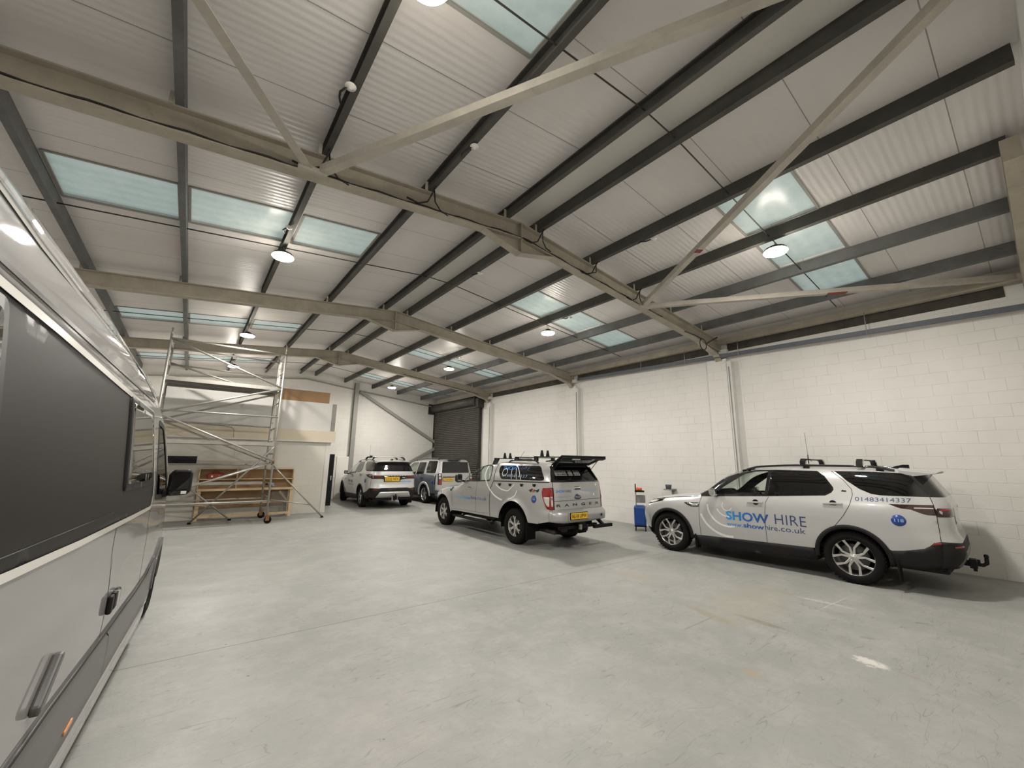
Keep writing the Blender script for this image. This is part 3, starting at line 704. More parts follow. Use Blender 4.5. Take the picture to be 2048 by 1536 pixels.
class Body:
    def __init__(s, shape, root, xs, x1top, xfront):
        s.S = shape; s.root = root; s.xs = pchip(xs); s.xa = x1top; s.xb = xfront
    def zs(s, x): return s.S.zt(x)-.06
    def nrm(s, f, u, v, e=.004):
        a = Vector(f(u+e, v))-Vector(f(u-e, v)); b = Vector(f(u, v+e))-Vector(f(u, v-e)); n = a.cross(b)
        return n.normalized() if n.length > 1e-12 else Vector((0, 0, 1))
    def fmap(s, kind, side=1):
        S = s.S
        if kind == 'side': return lambda u, v: (u, side*S.W(u, v), v)
        if kind == 'top': return lambda u, v: (u, v, S.T(u, v))
        if kind == 'rear': return lambda u, v: (S.R(u, v), u, v)
        if kind == 'front': return lambda u, v: (S.Fr(u, v), u, v)
    def outward(s, kind, side, n):
        ref = {'side': Vector((0, side, 0)), 'top': Vector((0, 0, 1)), 'rear': Vector((-1, 0, 0)), 'front': Vector((1, 0, 0))}[kind]
        return n if n.dot(ref) > 0 else -n
    def mesh(s, kind, V, F, off=0., side=1, thick=0., mb=None):
        f = s.fmap(kind, side); mb = mb or MB(); top = []; N = []
        for (u, v) in V:
            p = Vector(f(u, v)); n = s.outward(kind, side, s.nrm(f, u, v)) if (off or thick) else None
            top.append(p+n*off if n is not None else p); N.append(n)
        if not thick: mb.add(top, F, True); return mb
        k = len(top); cnt = {}
        for t in F:
            for i in range(len(t)):
                a, b = t[i], t[(i+1) % len(t)]; cnt[(a, b)] = cnt.get((a, b), 0)+1
        rim = [(a, b) for (a, b) in cnt if (b, a) not in cnt]
        mb.add(top+[p-n*thick for p, n in zip(top, N)], list(F)+[(a+k, b+k, b, a) for a, b in rim], True)
        return mb
    def part(s, name, mat, kind, poly, holes=(), off=0., thick=0., st=.06, sides=(1, -1), parent=None, label=None):
        V, F = cdt(poly, holes, st); out = []
        for sd in (sides if kind == 'side' else (1,)):
            o = link(name, s.mesh(kind, V, F, off, sd, thick), mat, parent or s.root)
            if label: o['label'] = label
            out.append(o)
        return out
    def line(s, name, mat, kind, lines, w=.008, off=.0012, sides=(1, -1), parent=None, st=.03):
        out = []
        for sd in (sides if kind == 'side' else (1,)):
            f = s.fmap(kind, sd); mb = MB()
            for L in lines:
                P = []
                for a, b in zip(L, L[1:]):
                    d = math.hypot(b[0]-a[0], b[1]-a[1]); n = max(1, int(d/st))
                    P += [(a[0]+(b[0]-a[0])*k/n, a[1]+(b[1]-a[1])*k/n) for k in range(n)]
                P.append(L[-1]); vs = []
                for i, p in enumerate(P):
                    q0 = P[max(i-1, 0)]; q1 = P[min(i+1, len(P)-1)]; dx, dy = q1[0]-q0[0], q1[1]-q0[1]; l = math.hypot(dx, dy) or 1
                    ax, ay = -dy/l*w/2, dx/l*w/2
                    for sg in (-1, 1):
                        u, v = p[0]+sg*ax, p[1]+sg*ay; n = s.outward(kind, sd, s.nrm(f, u, v)); vs.append(Vector(f(u, v))+n*off)
                mb.add(vs, [(2*i, 2*i+1, 2*i+3, 2*i+2) for i in range(len(P)-1)], True)
            out.append(link(name, mb, mat, parent or s.root))
        return out
    def text(s, name, mat, kind, body, p0, width, height, off=.0025, side=1, bold=0., space=1., shear=0., slope=0., parent=None):
        """p0 lower-left corner as read by a viewer"""
        V, F = text2d(body, width, height, bold, space, shear)
        if kind == 'side': g = [(p0[0]-side*x, p0[1]+y+slope*x) for x, y in V]     # left side: reading direction runs to the rear
        else: g = [(p0[0]-x, p0[1]+y+slope*x) for x, y in V]                       # rear: reading runs from left (+y) to right
        return link(name, s.mesh(kind, g, F, off, side), mat, parent or s.root)
def wheel(root, x, y, side, rad, wid, rimr, mats, spokes='double', n=5, steer=0., name='wheel'):
    """wheel as a part with tyre and alloy as sub-parts; outer face towards side*y"""
    w = bpy.data.objects.new(name, None); COL.objects.link(w); w.parent = root; w.location = (x, y, rad); w.rotation_euler = (0, 0, steer); w.empty_display_size = .1
    s = side; h = wid/2; r = rad; q = rimr
    prof = [(q-.005, -h*.8), (q+.02, -h*.96), (r-.06, -h), (r-.018, -h*.86), (r-.004, -h*.66), (r, -h*.3), (r, 0), (r, h*.3), (r-.004, h*.66), (r-.018, h*.86), (r-.06, h), (q+.02, h*.96), (q-.005, h*.80), (q-.01, 0)]
    mb = MB().lathe([(a, s*b) for a, b in prof], 56, 'y', caps=False)
    nt = 44
    for k in range(nt):
        a = 2*PI*k/nt
        for yy, da in ((-.55, 0), (0, .5), (.55, 0)):
            T = Matrix.Rotation(a+da*2*PI/nt, 4, 'Y'); mb.box(r-.004, r+.005, yy*h-h*.22, yy*h+h*.22, -.013, .013, T)
    link('tyre', mb, M['rubber'], w)
    rb = MB().lathe([(q-.006, -s*h*.75), (q-.02, 0), (q-.014, s*h*.62), (q-.004, s*h*.80), (q+.006, s*h*.84), (q+.004, s*h*.76)], 56, 'y', caps=False)
    link('rim_barrel', rb, mats[1] if spokes == 'turbine' else mats[0], w)
    link('brake_disc', MB().lathe([(.06, s*h*.05), (q*.72, s*h*.05), (q*.72, s*h*.12), (.06, s*h*.12)], 40, 'y'), mats[1], w)
    sp = MB()
    def spoke(a0, r0, w0, a1, r1, w1, y0, y1, t=.022):
        vs = []
        for (a, rr, ww, yy) in ((a0, r0, w0, y0), (a1, r1, w1, y1)):
            c, d = math.cos(a), math.sin(a)
            for (u, v) in ((-1, 0), (1, 0), (1, -1), (-1, -1)): vs.append((rr*c-u*ww/2*d, s*(yy+v*t), rr*d+u*ww/2*c))
        sp.add(vs, [(0, 1, 2, 3), (7, 6, 5, 4), (0, 4, 5, 1), (1, 5, 6, 2), (2, 6, 7, 3), (3, 7, 4, 0)])
    yo = h*.74; yi = h*.62
    for k in range(n):
        a = 2*PI*k/n+PI/2
        if spokes == 'double':     # five pairs that fork outwards
            for sg in (-1, 1):
                spoke(a+sg*.30, .045, .040, a+sg*.19, q*.55, .028, yi, yo-.002); spoke(a+sg*.19, q*.54, .030, a+sg*.40, q*1.0, .042, yo-.002, yo)
        elif spokes == 'split':    # six spokes split at the rim
            spoke(a, .04, .060, a, q*.62, .045, yi, yo-.003)
            for sg in (-1, 1): spoke(a, q*.58, .034, a+sg*.20, q*1.0, .026, yo-.004, yo)
        elif spokes == 'turbine':
            spoke(a, .04, .04, a+.10, q*.6, .028, yi, yo); spoke(a+.10, q*.58, .030, a+.32, q*1.0, .034, yo, yo); spoke(a+.06, q*.5, .02, a-.14, q*1.0, .018, yo, yo)
        elif spokes == 'wide':
            for sg in (-1, 1): spoke(a+sg*.22, .05, .05, a+sg*.15, q*1.0, .036, yi, yo)
    link('alloy_spokes', sp, mats[0], w, bevel=.004)
    hb = MB().lathe([(.072, s*(yi-.03)), (.068, s*(yi-.002)), (.05, s*(yi+.003)), (.03, s*(yi+.004)), (.028, s*(yi+.008)), (.001, s*(yi+.009))], 24, 'y', caps=False)
    link('hub_cap', hb, mats[0], w)
    nb = MB()
    for k in range(5):
        a = 2*PI*k/5+.3; cx, cz = .052*math.cos(a), .052*math.sin(a)
        nb.tube([(cx, s*(yi-.012), cz), (cx, s*(yi+.006), cz)], .008, 8)
    link('wheel_nuts', nb, M['chrome'], w)
    return w
def wheelwell(root, xs, z, r, yo):
    for x in xs:
        for s in (1, -1):
            mb = MB()
            a = arc(x, z, r, -8, 188, 20); vs = [(p[0], s*(yo-.005), p[1]) for p in a]+[(p[0], s*(yo-.36), p[1]) for p in a]; n = len(a)
            mb.add(vs, [(i, i+1, n+i+1, n+i) for i in range(n-1)]+[tuple(range(n, 2*n))])
            link('wheel_arch_liner', mb, M['black'], root)
def seat(parent, x, y, zb, mat):
    mb = MB()
    mb.prism([(x-.22, zb), (x+.28, zb+.03), (x+.28, zb+.14), (x-.20, zb+.12)], y-.24, y+.24, 'xz')
    mb.prism([(x-.24, zb+.08), (x-.12, zb+.10), (x-.24, zb+.62), (x-.36, zb+.60)], y-.23, y+.23, 'xz')
    mb.prism([(x-.36, zb+.66), (x-.27, zb+.66), (x-.30, zb+.84), (x-.37, zb+.84)], y-.12, y+.12, 'xz')
    return link('seat', mb, mat, parent, bevel=.03)
def plate(parent, x, y, z, w, h, txt, tilt=0., txtmat=None, back=.012):
    """rear plate facing -x; y = centre, text reads from +y to -y"""
    p = link('number_plate', MB().box(x-.006, x+back, y-w/2, y+w/2, z-h/2, z+h/2), M['yellow'], parent, bevel=.003)
    link('plate_surround', MB().box(x-.002, x+back+.004, y-w/2-.010, y+w/2+.010, z-h/2-.010, z+h/2+.010), M['black'], p)
    V, F = text2d(txt, w*.88, h*.62, .012)
    link('plate_letters', MB().add([(x-.0075, y+w*.44-a, z-h*.31+b) for a, b in V], F), M['ink'], p)
    return p
def pedge(b, z0, z1, n=8, sg=1, inset=0.):
    """points (y, z) on the seam between side and rear sheet"""
    o = []
    for i in range(n+1):
        z = z0+(z1-z0)*i/n; o.append((sg*max(0, b.S.W(b.xs(z), z)-inset), z))
    return o
def band(b, z0, z1, y0=None, y1=None):
    """rear polygon: full width band between two heights"""
    return pedge(b, z0, z1, 8, 1)+pedge(b, z1, z0, 8, -1)
def rear_top(b, n=16, x=None):
    x = b.xa if x is None else x; w = b.S.W(x, b.zs(x)); return [(w-2*w*i/n, b.S.T(x, w-2*w*i/n)) for i in range(n+1)]
def top_poly(b, x0, x1, n=24):
    L = [(x0+(x1-x0)*i/n) for i in range(n+1)]
    return [(x, b.S.W(x, b.zs(x))) for x in L]+[(x, -b.S.W(x, b.zs(x))) for x in reversed(L)]
def front_simple(b, dark=.42):
    """plain nose: paint, grille, lamps, bumper"""
    S = b.S; x = b.xb; zt_ = S.zt(x)
    top = [(p, S.T(x, p)) for p in [S.W(x, b.zs(x))*(1-2*i/16) for i in range(17)]]
    ws = lambda z: S.W(x, z)
    ed = lambda z0, z1, sg: [(sg*ws(z0+(z1-z0)*i/8), z0+(z1-z0)*i/8) for i in range(9)]
    b.part('front_panel', b.paint, 'front', ed(dark, b.zs(x), 1)+top[1:-1]+ed(b.zs(x), dark, -1), st=.07)
    b.part('front_bumper', M['cladding'], 'front', ed(.24, dark, 1)+ed(dark, .24, -1), st=.08)
    b.part('grille', M['gloss'], 'front', rnd([(.55, .66), (.60, .86), (-.60, .86), (-.55, .66)], .04), off=.008, thick=.01, st=.08)
    for sg in (1, -1): b.part('headlight', M['lens'], 'front', rnd([(sg*.62, .72), (sg*.63, .87), (sg*.80, .88), (sg*.80, .74)], .03), off=.006, thick=.008, st=.05)
def underbody(root, x0, x1, w, z0=.24, z1=.50):
    return link('underbody', MB().box(x0, x1, -w, w, z0, z1), M['black'], root, bevel=.03)

# ------------------------------------------------------------ the two big estate 4x4s share one body
DISCO = Shape(wz=[(.2, .90), (.45, .955), (.7, .985), (.95, .99), (1.15, .975), (1.25, .955), (1.32, .925), (1.5, .86), (1.78, .755), (1.9, .72)],
    ztop=[(-1.25, 1.55), (-1.1, 1.70), (-.95, 1.765), (-.6, 1.80), (0, 1.825), (.6, 1.825), (1.2, 1.80), (1.55, 1.755), (1.9, 1.635), (2.43, 1.27), (2.6, 1.235), (2.9, 1.19), (3.3, 1.125), (3.6, 1.04), (3.78, .93), (3.87, .75)],
    xr=[(.2, -1.0), (.3, -1.08), (.45, -1.18), (.6, -1.24), (.8, -1.23), (.86, -1.19), (1.1, -1.18), (1.25, -1.18), (1.38, -1.14), (1.55, -1.05), (1.70, -.97), (1.78, -.93), (1.9, -.9)],
    xf=[(.2, 3.64), (.4, 3.82), (.7, 3.87), (.9, 3.86), (1.1, 3.84)], nf=7, nr=7, m=6, zc=.45, xm=1.3)
def make_estate(name, label, loc, rz, big):
    root = thing(name, label, 'car', loc, rz)
    b = Body(DISCO, root, [(.2, -.93), (.45, -.99), (.6, -1.02), (.9, -1.026), (1.135, -1.023), (1.286, -1.008), (1.393, -.98), (1.55, -.88), (1.72, -.78), (1.8, -.76)], -.76, 3.62)
    b.paint = M['silver2']; st = .055 if big else .10; S = DISCO
    GH = [(2.40, b.zs(2.40)-.002)]+[(x, b.zs(x)-.002) for x in [2.3-.1*i for i in range(9)]]+[(1.42, 1.728), (1.0, 1.742), (.38, 1.738), (.27, 1.655), (.154, 1.476), (.150, 1.43), (.184, 1.382), (.267, 1.332), (1.129, 1.261), (1.70, 1.222), (2.37, 1.174)]
    FG = rnd([(2.10, 1.245), (1.92, 1.39), (1.55, 1.645), (1.36, 1.70), (1.14, 1.712), (1.19, 1.285)], .03)
    RG = rnd([(1.08, 1.728), (.39, 1.726), (.29, 1.645), (.175, 1.476), (.19, 1.40), (.28, 1.347), (1.14, 1.275)], .03)
    QG = [(.143, 1.742), (.05, 1.67), (-.035, 1.584), (-.193, 1.462), (-.323, 1.400), (-.431, 1.382), (-.60, 1.383), (-.80, 1.387), (b.xs(1.39), 1.389)]+[(b.xs(z), z) for z in (1.45, 1.52, 1.6, 1.68)]+[(-.77, 1.728), (-.3, 1.742)]
    LT = [(-.519, 1.262), (-.692, 1.268), (-.85, 1.275), (b.xs(1.28), 1.28), (b.xs(1.133), 1.133), (-.936, 1.132), (-.873, 1.15), (-.764, 1.199), (-.647, 1.209)]
    wf, wr = 3.08, 0.
    bump_top = [(-.49, .58), (-.62, .60), (-.84, .658), (-.90, .70), (-.954, .754), (b.xs(.775), .775)]
    sill = [(2.585, .395), (2.426, .408), (1.772, .430), (1.219, .446), (.52, .465)]
    body = arc(wf, .39, .495, 0, 180, 24)+sill[1:]+arc(wr, .40, .492, 8, 159, 24)+bump_top+[(b.xs(z), z) for z in (.85, .9, 1.0, 1.12)]+[LT[4]]+[(b.xs(z), z) for z in (1.2,)]+[LT[3]]+[(b.xs(z), z) for z in (1.34, 1.39)]
    body += [(b.xs(z), z) for z in (1.45, 1.52, 1.6, 1.68)]+[(-.775, 1.73)]
    n = 60; body += [(-.76+(3.62+.76)*i/n, b.zs(-.76+(3.62+.76)*i/n)) for i in range(n+1)]+[(3.62, .8), (3.62, .42)]
    b.part('side_panel', b.paint, 'side', body, [GH, QG, LT], st=st)
    b.part('window_surround', M['gloss'], 'side', GH, [FG, RG], st=st)
    b.part('front_window', M['glassC'], 'side', FG, off=-.004, st=st*1.3)
    b.part('rear_window', M['glassD'] if big else M['glassT'], 'side', RG, off=-.003, st=st*1.3)
    b.part('quarter_window', M['glassD'], 'side', QG, off=-.002, st=st*1.2)
    b.part('tail_light', M['dkred'], 'side', LT, off=-.001, st=.04)
    b.line('tail_light_strip', M['lens'], 'side', [[(-.80, 1.225), (-.87, 1.228), (-1.0, 1.232)]], w=.014, off=.003)
    # cladding
    b.part('sill_cladding', M['cladding'], 'side', sill+[(.47, .30), (1.22, .235), (1.75, .215), (2.55, .20)], off=.004, thick=.03, st=.09)
    b.part('rear_bumper_side', M['cladding'], 'side', [(-.44, .60)]+bump_top+[(b.xs(z), z) for z in (.7, .6, .5, .42)]+[(-.80, .365), (-.50, .345), (-.43, .42)], off=.004, thick=.02, st=.06)
    b.part('reflector', M['red'], 'side', rnd([(-.925, .716), (-.96, .756), (b.xs(.76), .765), (b.xs(.73), .735)], .008), off=.008, thick=.004, st=.04)
    for cx, cz, a0, a1 in ((wf, .39, -14, 188), (wr, .40, -6, 186)):
        b.part('arch_moulding', M['cladding'], 'side', arc(cx, cz, .497, a0, a1, 26)+arc(cx, cz, .437, a1, a0, 26), off=.014, thick=.035, st=.06)
    # seams, vent, handles, badge
    b.line('panel_gaps', M['seam'], 'side', [[(2.355, 1.174), (2.385, 1.075), (2.411, .943), (2.423, .711), (2.425, .415)], [(1.117, 1.252), (1.175, 1.145), (1.199, .911), (1.208, .653), (1.213, .45)],
        [(.177, 1.741), (.013, 1.597), (-.088, 1.456), (-.096, 1.371), (-.053, 1.213), (.045, 1.034), (.178, .856)], [(3.58, 1.02), (3.224, 1.088), (2.8, 1.135), (2.357, 1.18)],
        [(b.xs(z)+.002, z) for z in (1.39, 1.28, 1.13, .95, .78)], [(1.2, .50), (2.2, .47)], [(2.35, 1.08), (1.3, 1.125), (.4, 1.185), (-.5, 1.235)]][:5], w=.007)
    b.part('fender_vent', M['gloss'], 'side', rnd([(2.735, 1.03), (2.415, 1.048), (2.415, .968), (2.58, .956), (2.66, .985)], .012), off=.004, thick=.01, st=.04)
    b.part('vent_trim', M['chrome'], 'side', rnd([(2.64, 1.022), (2.43, 1.034), (2.43, .985), (2.56, .975)], .01), off=.008, thick=.004, st=.04)
    for sd in (1, -1):
        for (hx, hz) in ((1.34, 1.142), (.165, 1.215)):
            w = S.W(hx, hz)
            o = link('door_handle', MB().beam((hx+.14, sd*(w+.022), hz-.008), (hx-.13, sd*(w+.022), hz+.006), .022, .032), b.paint, root, bevel=.008)
            o2 = link('handle_recess', MB().lathe([(.052, .001), (.05, .005), (.001, .006)], 20, 'y', T=Matrix.Translation((hx, sd*w if sd > 0 else sd*(w+.006), hz))), M['seam'], root)
    if big:
        b.part('headlight_wrap', M['gloss'], 'side', [(3.615, .93), (3.60, 1.0), (3.42, 1.055), (3.2, 1.082), (3.24, 1.025), (3.40, .985)], off=.004, thick=.006, st=.04)
        b.part('headlight_lens', M['lens'], 'side', [(3.612, .94), (3.60, .985), (3.45, 1.02), (3.33, 1.03), (3.42, .985)], off=.008, thick=.004, st=.04)
        e = MB(); w = S.W(.014, 1.421)
        e.lathe([(.001, 0), (.034, 0), (.034, .004), (.001, .004)], 24, 'y', T=Matrix.Translation((.014, w-.0, 1.421)) @ Matrix.Scale(.55, 4, (0, 0, 1)))
        link('oval_badge', e, M['gloss'], root)
    # top
    b.part('roof', b.paint, 'top', top_poly(b, -.76, 1.46), st=.09)
    b.part('windscreen', M['glassC'], 'top', top_poly(b, 1.52, 2.36), st=.08)
    b.part('windscreen_surround', M['gloss'], 'top', top_poly(b, 1.46, 1.522, 3), st=.07); b.part('scuttle', M['gloss'], 'top', top_poly(b, 2.358, 2.43, 3), st=.07)
    b.part('bonnet', b.paint, 'top', top_poly(b, 2.43, 3.62), st=.08)
    # rear
    b.part('rear_screen', M['glassD'], 'rear', pedge(b, 1.389, 1.70, 8, 1)+[(.60, 1.735), (-.60, 1.735)]+pedge(b, 1.70, 1.389, 8, -1), st=.07)
    zt_e = b.zs(-.76)
    b.part('tailgate_header', b.paint, 'rear', pedge(b, 1.70, zt_e, 2, 1)+rear_top(b)[1:-1]+pedge(b, zt_e, 1.70, 2, -1)+[(-.60, 1.735), (.60, 1.735)], st=.06)
    tb = [(.86, .640), (.60, .76), (.495, .781), (-.495, .781), (-.60, .76), (-.86, .640)]
    b.part('tailgate', b.paint, 'rear', [tb[1]]+[tb[2], tb[3], tb[4]]+pedge(b, .775, 1.389, 10, -1)+pedge(b, 1.389, .775, 10, 1), st=.07)
    for sg in (1, -1):
        z0, z1 = 1.112, 1.236
        ed = [(sg*p[0] if sg > 0 else -p[0], p[1]) for p in [(abs(q[0]), q[1]) for q in pedge(b, z1, z0, 4, 1)]]
        b.part('tail_lamp', M['dkred'], 'rear', [(sg*.46, z0), (sg*.46, z1)]+ed, off=.004, thick=.006, st=.06)
        b.part('lamp_bar', M['red'], 'rear', [(sg*.50, 1.195), (sg*.50, 1.222), (sg*.80, 1.222), (sg*.80, 1.195)], off=.007, thick=.002, st=.08)
        b.part('bumper_reflector', M['red'], 'rear', rnd([(sg*.62, .70), (sg*.64, .725), (sg*.80, .715), (sg*.80, .695)], .008), off=.010, thick=.004, st=.05)
    b.part('light_bar', M['gloss'], 'rear', [(.46, 1.112), (.46, 1.236), (-.46, 1.236), (-.46, 1.112), (-.22, 1.07), (-.22, 1.0), (.42, 1.0), (.42, 1.07)], off=.004, thick=.006, st=.07)
    b.part('rear_bumper', M['cladding'], 'rear', pedge(b, .40, .775, 8, 1)+[(.60, .76), (.495, .781), (-.495, .781), (-.60, .76)]+pedge(b, .775, .40, 8, -1), off=.003, thick=.02, st=.07)
    b.part('skid_plate', M['vanlow'] if big else M['silver'], 'rear', rnd([(.68, .425), (.56, .635), (-.56, .635), (-.68, .425)], .03), off=.012, thick=.012, st=.07)
    b.part('rear_valance', M['cladding'], 'rear', [(.75, .30), (.75, .40), (-.75, .40), (-.75, .30)], off=-.03, st=.1)
    # spoiler
    sp = MB(); P = [(-.66, 1.815), (-.80, 1.800), (-1.10, 1.775), (-1.12, 1.762), (-.98, 1.735), (-.86, 1.715), (-.74, 1.70), (-.66, 1.72)]
    n = len(P); ys = (.655, .62, .45, 0, -.45, -.62, -.655); dz = (-.035, -.015, -.002, .004, -.002, -.015, -.035); dx = (.05, .02, 0, 0, 0, .02, .05)
    vs = [((x+d*(1 if x < -.8 else 0)), y, z+q) for y, q, d in zip(ys, dz, dx) for x, z in P]
    sp.add(vs, [tuple(range(n)), tuple(range(len(ys)*n-1, (len(ys)-1)*n-1, -1))]+[(i*n+k, i*n+(k+1) % n, (i+1)*n+(k+1) % n, (i+1)*n+k) for i in range(len(ys)-1) for k in range(n)], False)
    link('roof_spoiler', sp, b.paint, root, bevel=.006)
    front_simple(b)
    # roof furniture
    for sd in (1, -1):
        P = []; n = 26
        for i in range(n+1):
            x = 1.62-(1.62+.62)*i/n; lift = .035*min(1, i/3, (n-i)/3); P.append((x, sd*(S.W(x, b.zs(x))-.045), S.T(x, S.W(x, b.zs(x))-.05)+lift+.005))
        link('roof_rail', MB().tube(P, .020, 8), M['gloss'], root)
        for x in (1.45, .55, -.45): link('rail_foot', MB().box(x-.05, x+.05, sd*.655-.018, sd*.655+.018, S.T(x, .66)-.02, S.T(x, .66)+.035), M['gloss'], root, bevel=.008)
    for x in ((.60, -.20) if big else (.62, -.28)):
        z = S.T(x, .6)+.05
        bar = link('roof_bar', MB().beam((x, .56, z+.085), (x, -.56, z+.085), .055, .022), M['alu'] if not big else M['black'], root, bevel=.006)
        for sd in (1, -1): link('bar_foot', MB().prism([(sd*.47, z+.10), (sd*.60, z+.10), (sd*.66, z+.06), (sd*.70, z-.02), (sd*.62, z-.02), (sd*.57, z+.05), (sd*.50, z+.065)], x-.045, x+.045, 'yz'), M['gloss'], bar, bevel=.010)
    x = .52 if big else .3
    an = link('whip_antenna', MB().tube([(x, .60, 1.86), (x, .60, 2.02)], .008, 8).tube([(x, .60, 2.02), (x+.01, .60, 2.42)], .0028, 6).box(x-.03, x+.03, .57, .63, 1.93, 1.945).tube([(x-.05, .6, 1.90), (x, .64, 1.96), (x+.05, .6, 1.90)], .005, 6), M['black'], root)
    link('aerial_fin', MB().prism([(-.50, 1.80), (-.55, 1.835), (-.66, 1.865), (-.74, 1.865), (-.74, 1.80)], -.03, .03, 'xz'), M['gloss'], root, bevel=.008)
    if not big: link('roof_beacon', MB().box(.25, .36, .50, .58, 1.90, 1.99), M['black'], root, bevel=.01)
    # mirrors
    for sd in (1, -1):
        m0 = link('door_mirror', MB().prism([(2.03, 1.20), (2.12, 1.23), (2.13, 1.32), (2.10, 1.355), (2.00, 1.35), (1.985, 1.25)], sd*1.0, sd*1.155, 'xz'), M['chrome'] if big else M['gloss'], root, bevel=.022)
        link('mirror_base', MB().beam((2.06, sd*.93, 1.20), (2.06, sd*1.03, 1.225), .07, .05), M['gloss'], m0, bevel=.01)
        link('mirror_face', MB().box(1.979, 1.984, sd*1.015 if sd > 0 else -1.14, 1.14 if sd > 0 else sd*1.015, 1.25, 1.335), M['mirrorglass'], m0)
    # interior
    it = link('interior_floor', MB().box(-.9, 2.3, -.80, .80, .48, .56), M['interior'], root)
    for y in (.38, -.38): seat(root, 1.28, y, .66, M['seatgrey'])
    for y in (.38, -.38): seat(root, .38, y, .68, M['seatgrey'])
    link('dashboard', MB().prism([(1.85, .75), (2.3, .75), (2.38, 1.15), (2.2, 1.20), (1.88, 1.19), (1.80, 1.08)], -.82, .82), M['interior'], root, bevel=.03)
    link('door_lining', MB().box(1.15, 2.3, .80, .87, .5, 1.20).box(1.15, 2.3, -.87, -.80, .5, 1.20), M['interior'], root)
    n = 28; T = Matrix.Translation((1.70, -.38, 1.13)) @ Matrix.Rotation(R(-62), 4, 'Y')
    sw = MB().tube([(.19*math.cos(2*PI*k/n), .19*math.sin(2*PI*k/n), 0) for k in range(n)], .016, 8, closed=True, T=T)
    sw.tube([(-.19, 0, 0), (.19, 0, 0)], .02, 8, T=T).tube([(0, 0, -.2), (0, 0, 0)], .035, 10, T=T)
    link('steering_wheel', sw, M['black'], root)
    # wheels etc
    mats = (M['alloy'], M['alloydark']); kind = 'double' if big else 'turbine'
    for x, st_ in ((0, 0), (wf, 0 if big else R(-20))):
        for sd in (1, -1): wheel(root, x, sd*.845, sd, .395, .255, .275, mats, kind, 5, st_)
    wheelwell(root, (wf, wr), .39, .46, .955); underbody(root, .5, 2.55, .86); underbody(root, -1.05, -.48, .70, .30); underbody(root, 3.5, 3.62, .6, .3)
    for sd in (1, -1):
        link('mudflap', MB().box(-.54, -.52, sd*.86-.12, sd*.86+.12, .13, .46), M['rubber'], root); link('mudflap', MB().box(2.53, 2.55, sd*.86-.11, sd*.86+.11, .14, .42), M['rubber'], root)
    # tow bar
    tw = link('tow_bar', MB().beam((-1.0, 0, .42), (-1.28, 0, .40), .06, .08).tube([(-1.24, 0, .40), (-1.36, 0, .40), (-1.40, 0, .43), (-1.405, 0, .50)], .026, 10).box(-1.30, -1.22, -.10, .06, .34, .47), M['black'], root, bevel=.006)
    link('tow_ball', MB().tube([(-1.405, 0, .50), (-1.405, 0, .515), (-1.405, 0, .535), (-1.405, 0, .555), (-1.405, 0, .56)], [.02, .024, .028, .022, .01], 12), M['black'], tw)
    link('tow_socket', MB().tube([(-1.24, -.16, .42), (-1.33, -.16, .42)], .032, 12).beam((-1.27, .0, .30), (-1.27, .0, .40), .05, .04), M['black'], tw)
    return root, b

d1, B1 = make_estate('estate_car', 'silver 4x4 estate car with large blue SHOW HIRE lettering by the right wall', (9.532, 2.154, 0), PI/2-R(-2.79), True)
S = DISCO
SHOWG = grad_mat('blue_fade_vinyl', [(0, (.03, .06, .20)), (.45, (.02, .12, .42)), (1, (.03, .30, .72))], 1.1, 1.9)
def decal(b, *a, **k): return b.text(*a, **k)
decal(B1, 'lettering', SHOWG, 'side', 'SHOW', (1.885, .775), .745, .165, bold=.028, space=1.0)
decal(B1, 'lettering', M['navy'], 'side', 'HIRE', (1.045, .790), .475, .168, bold=-.004, space=1.05)
decal(B1, 'lettering', SHOWG, 'side', 'www.', (1.885, .660), .285, .052, bold=.004)
decal(B1, 'lettering', SHOWG, 'side', 'show', (1.585, .663), .355, .083, bold=.026)
decal(B1, 'lettering', M['navy'], 'side', 'hire', (1.215, .668), .20, .090, bold=.0)
decal(B1, 'lettering', M['navy'], 'side', '.co.uk', (1.00, .672), .405, .090, bold=.0)
decal(B1, 'phone_number', M['navy'], 'side', '01483414337', (-.125, 1.277), .655, .062, bold=-.004, slope=.030)
B1.part('round_sticker', M['blue'], 'side', [(-.613+.085*math.cos(t*PI/16), 1.031+.082*math.sin(t*PI/16)) for t in range(32)], off=.002, thick=.001, st=.05, sides=(1,))
decal(B1, 'sticker_number', M['lightblue'], 'side', '118', (-.565, 1.008), .105, .045, off=.0045, bold=.02)
def ring(b, c, r, w, a0, a1, mat=None, off=.0018, **k):
    return b.line('ring_graphic', mat or M['whitevinyl'], 'side', [[(c[0]+r*math.cos(R(a)), c[1]+r*math.sin(R(a))) for a in [a0+(a1-a0)*i/30 for i in range(31)]]], w=w, off=off, sides=(1,), **k)
ring(B1, (1.86, 1.00), .545, .045, -18, -97); ring(B1, (1.86, 1.02), .375, .034, 2, -108); ring(B1, (1.86, 1.03), .20, .02, -20, -110); ring(B1, (1.86, 1.03), .09, .012, 40, -160)

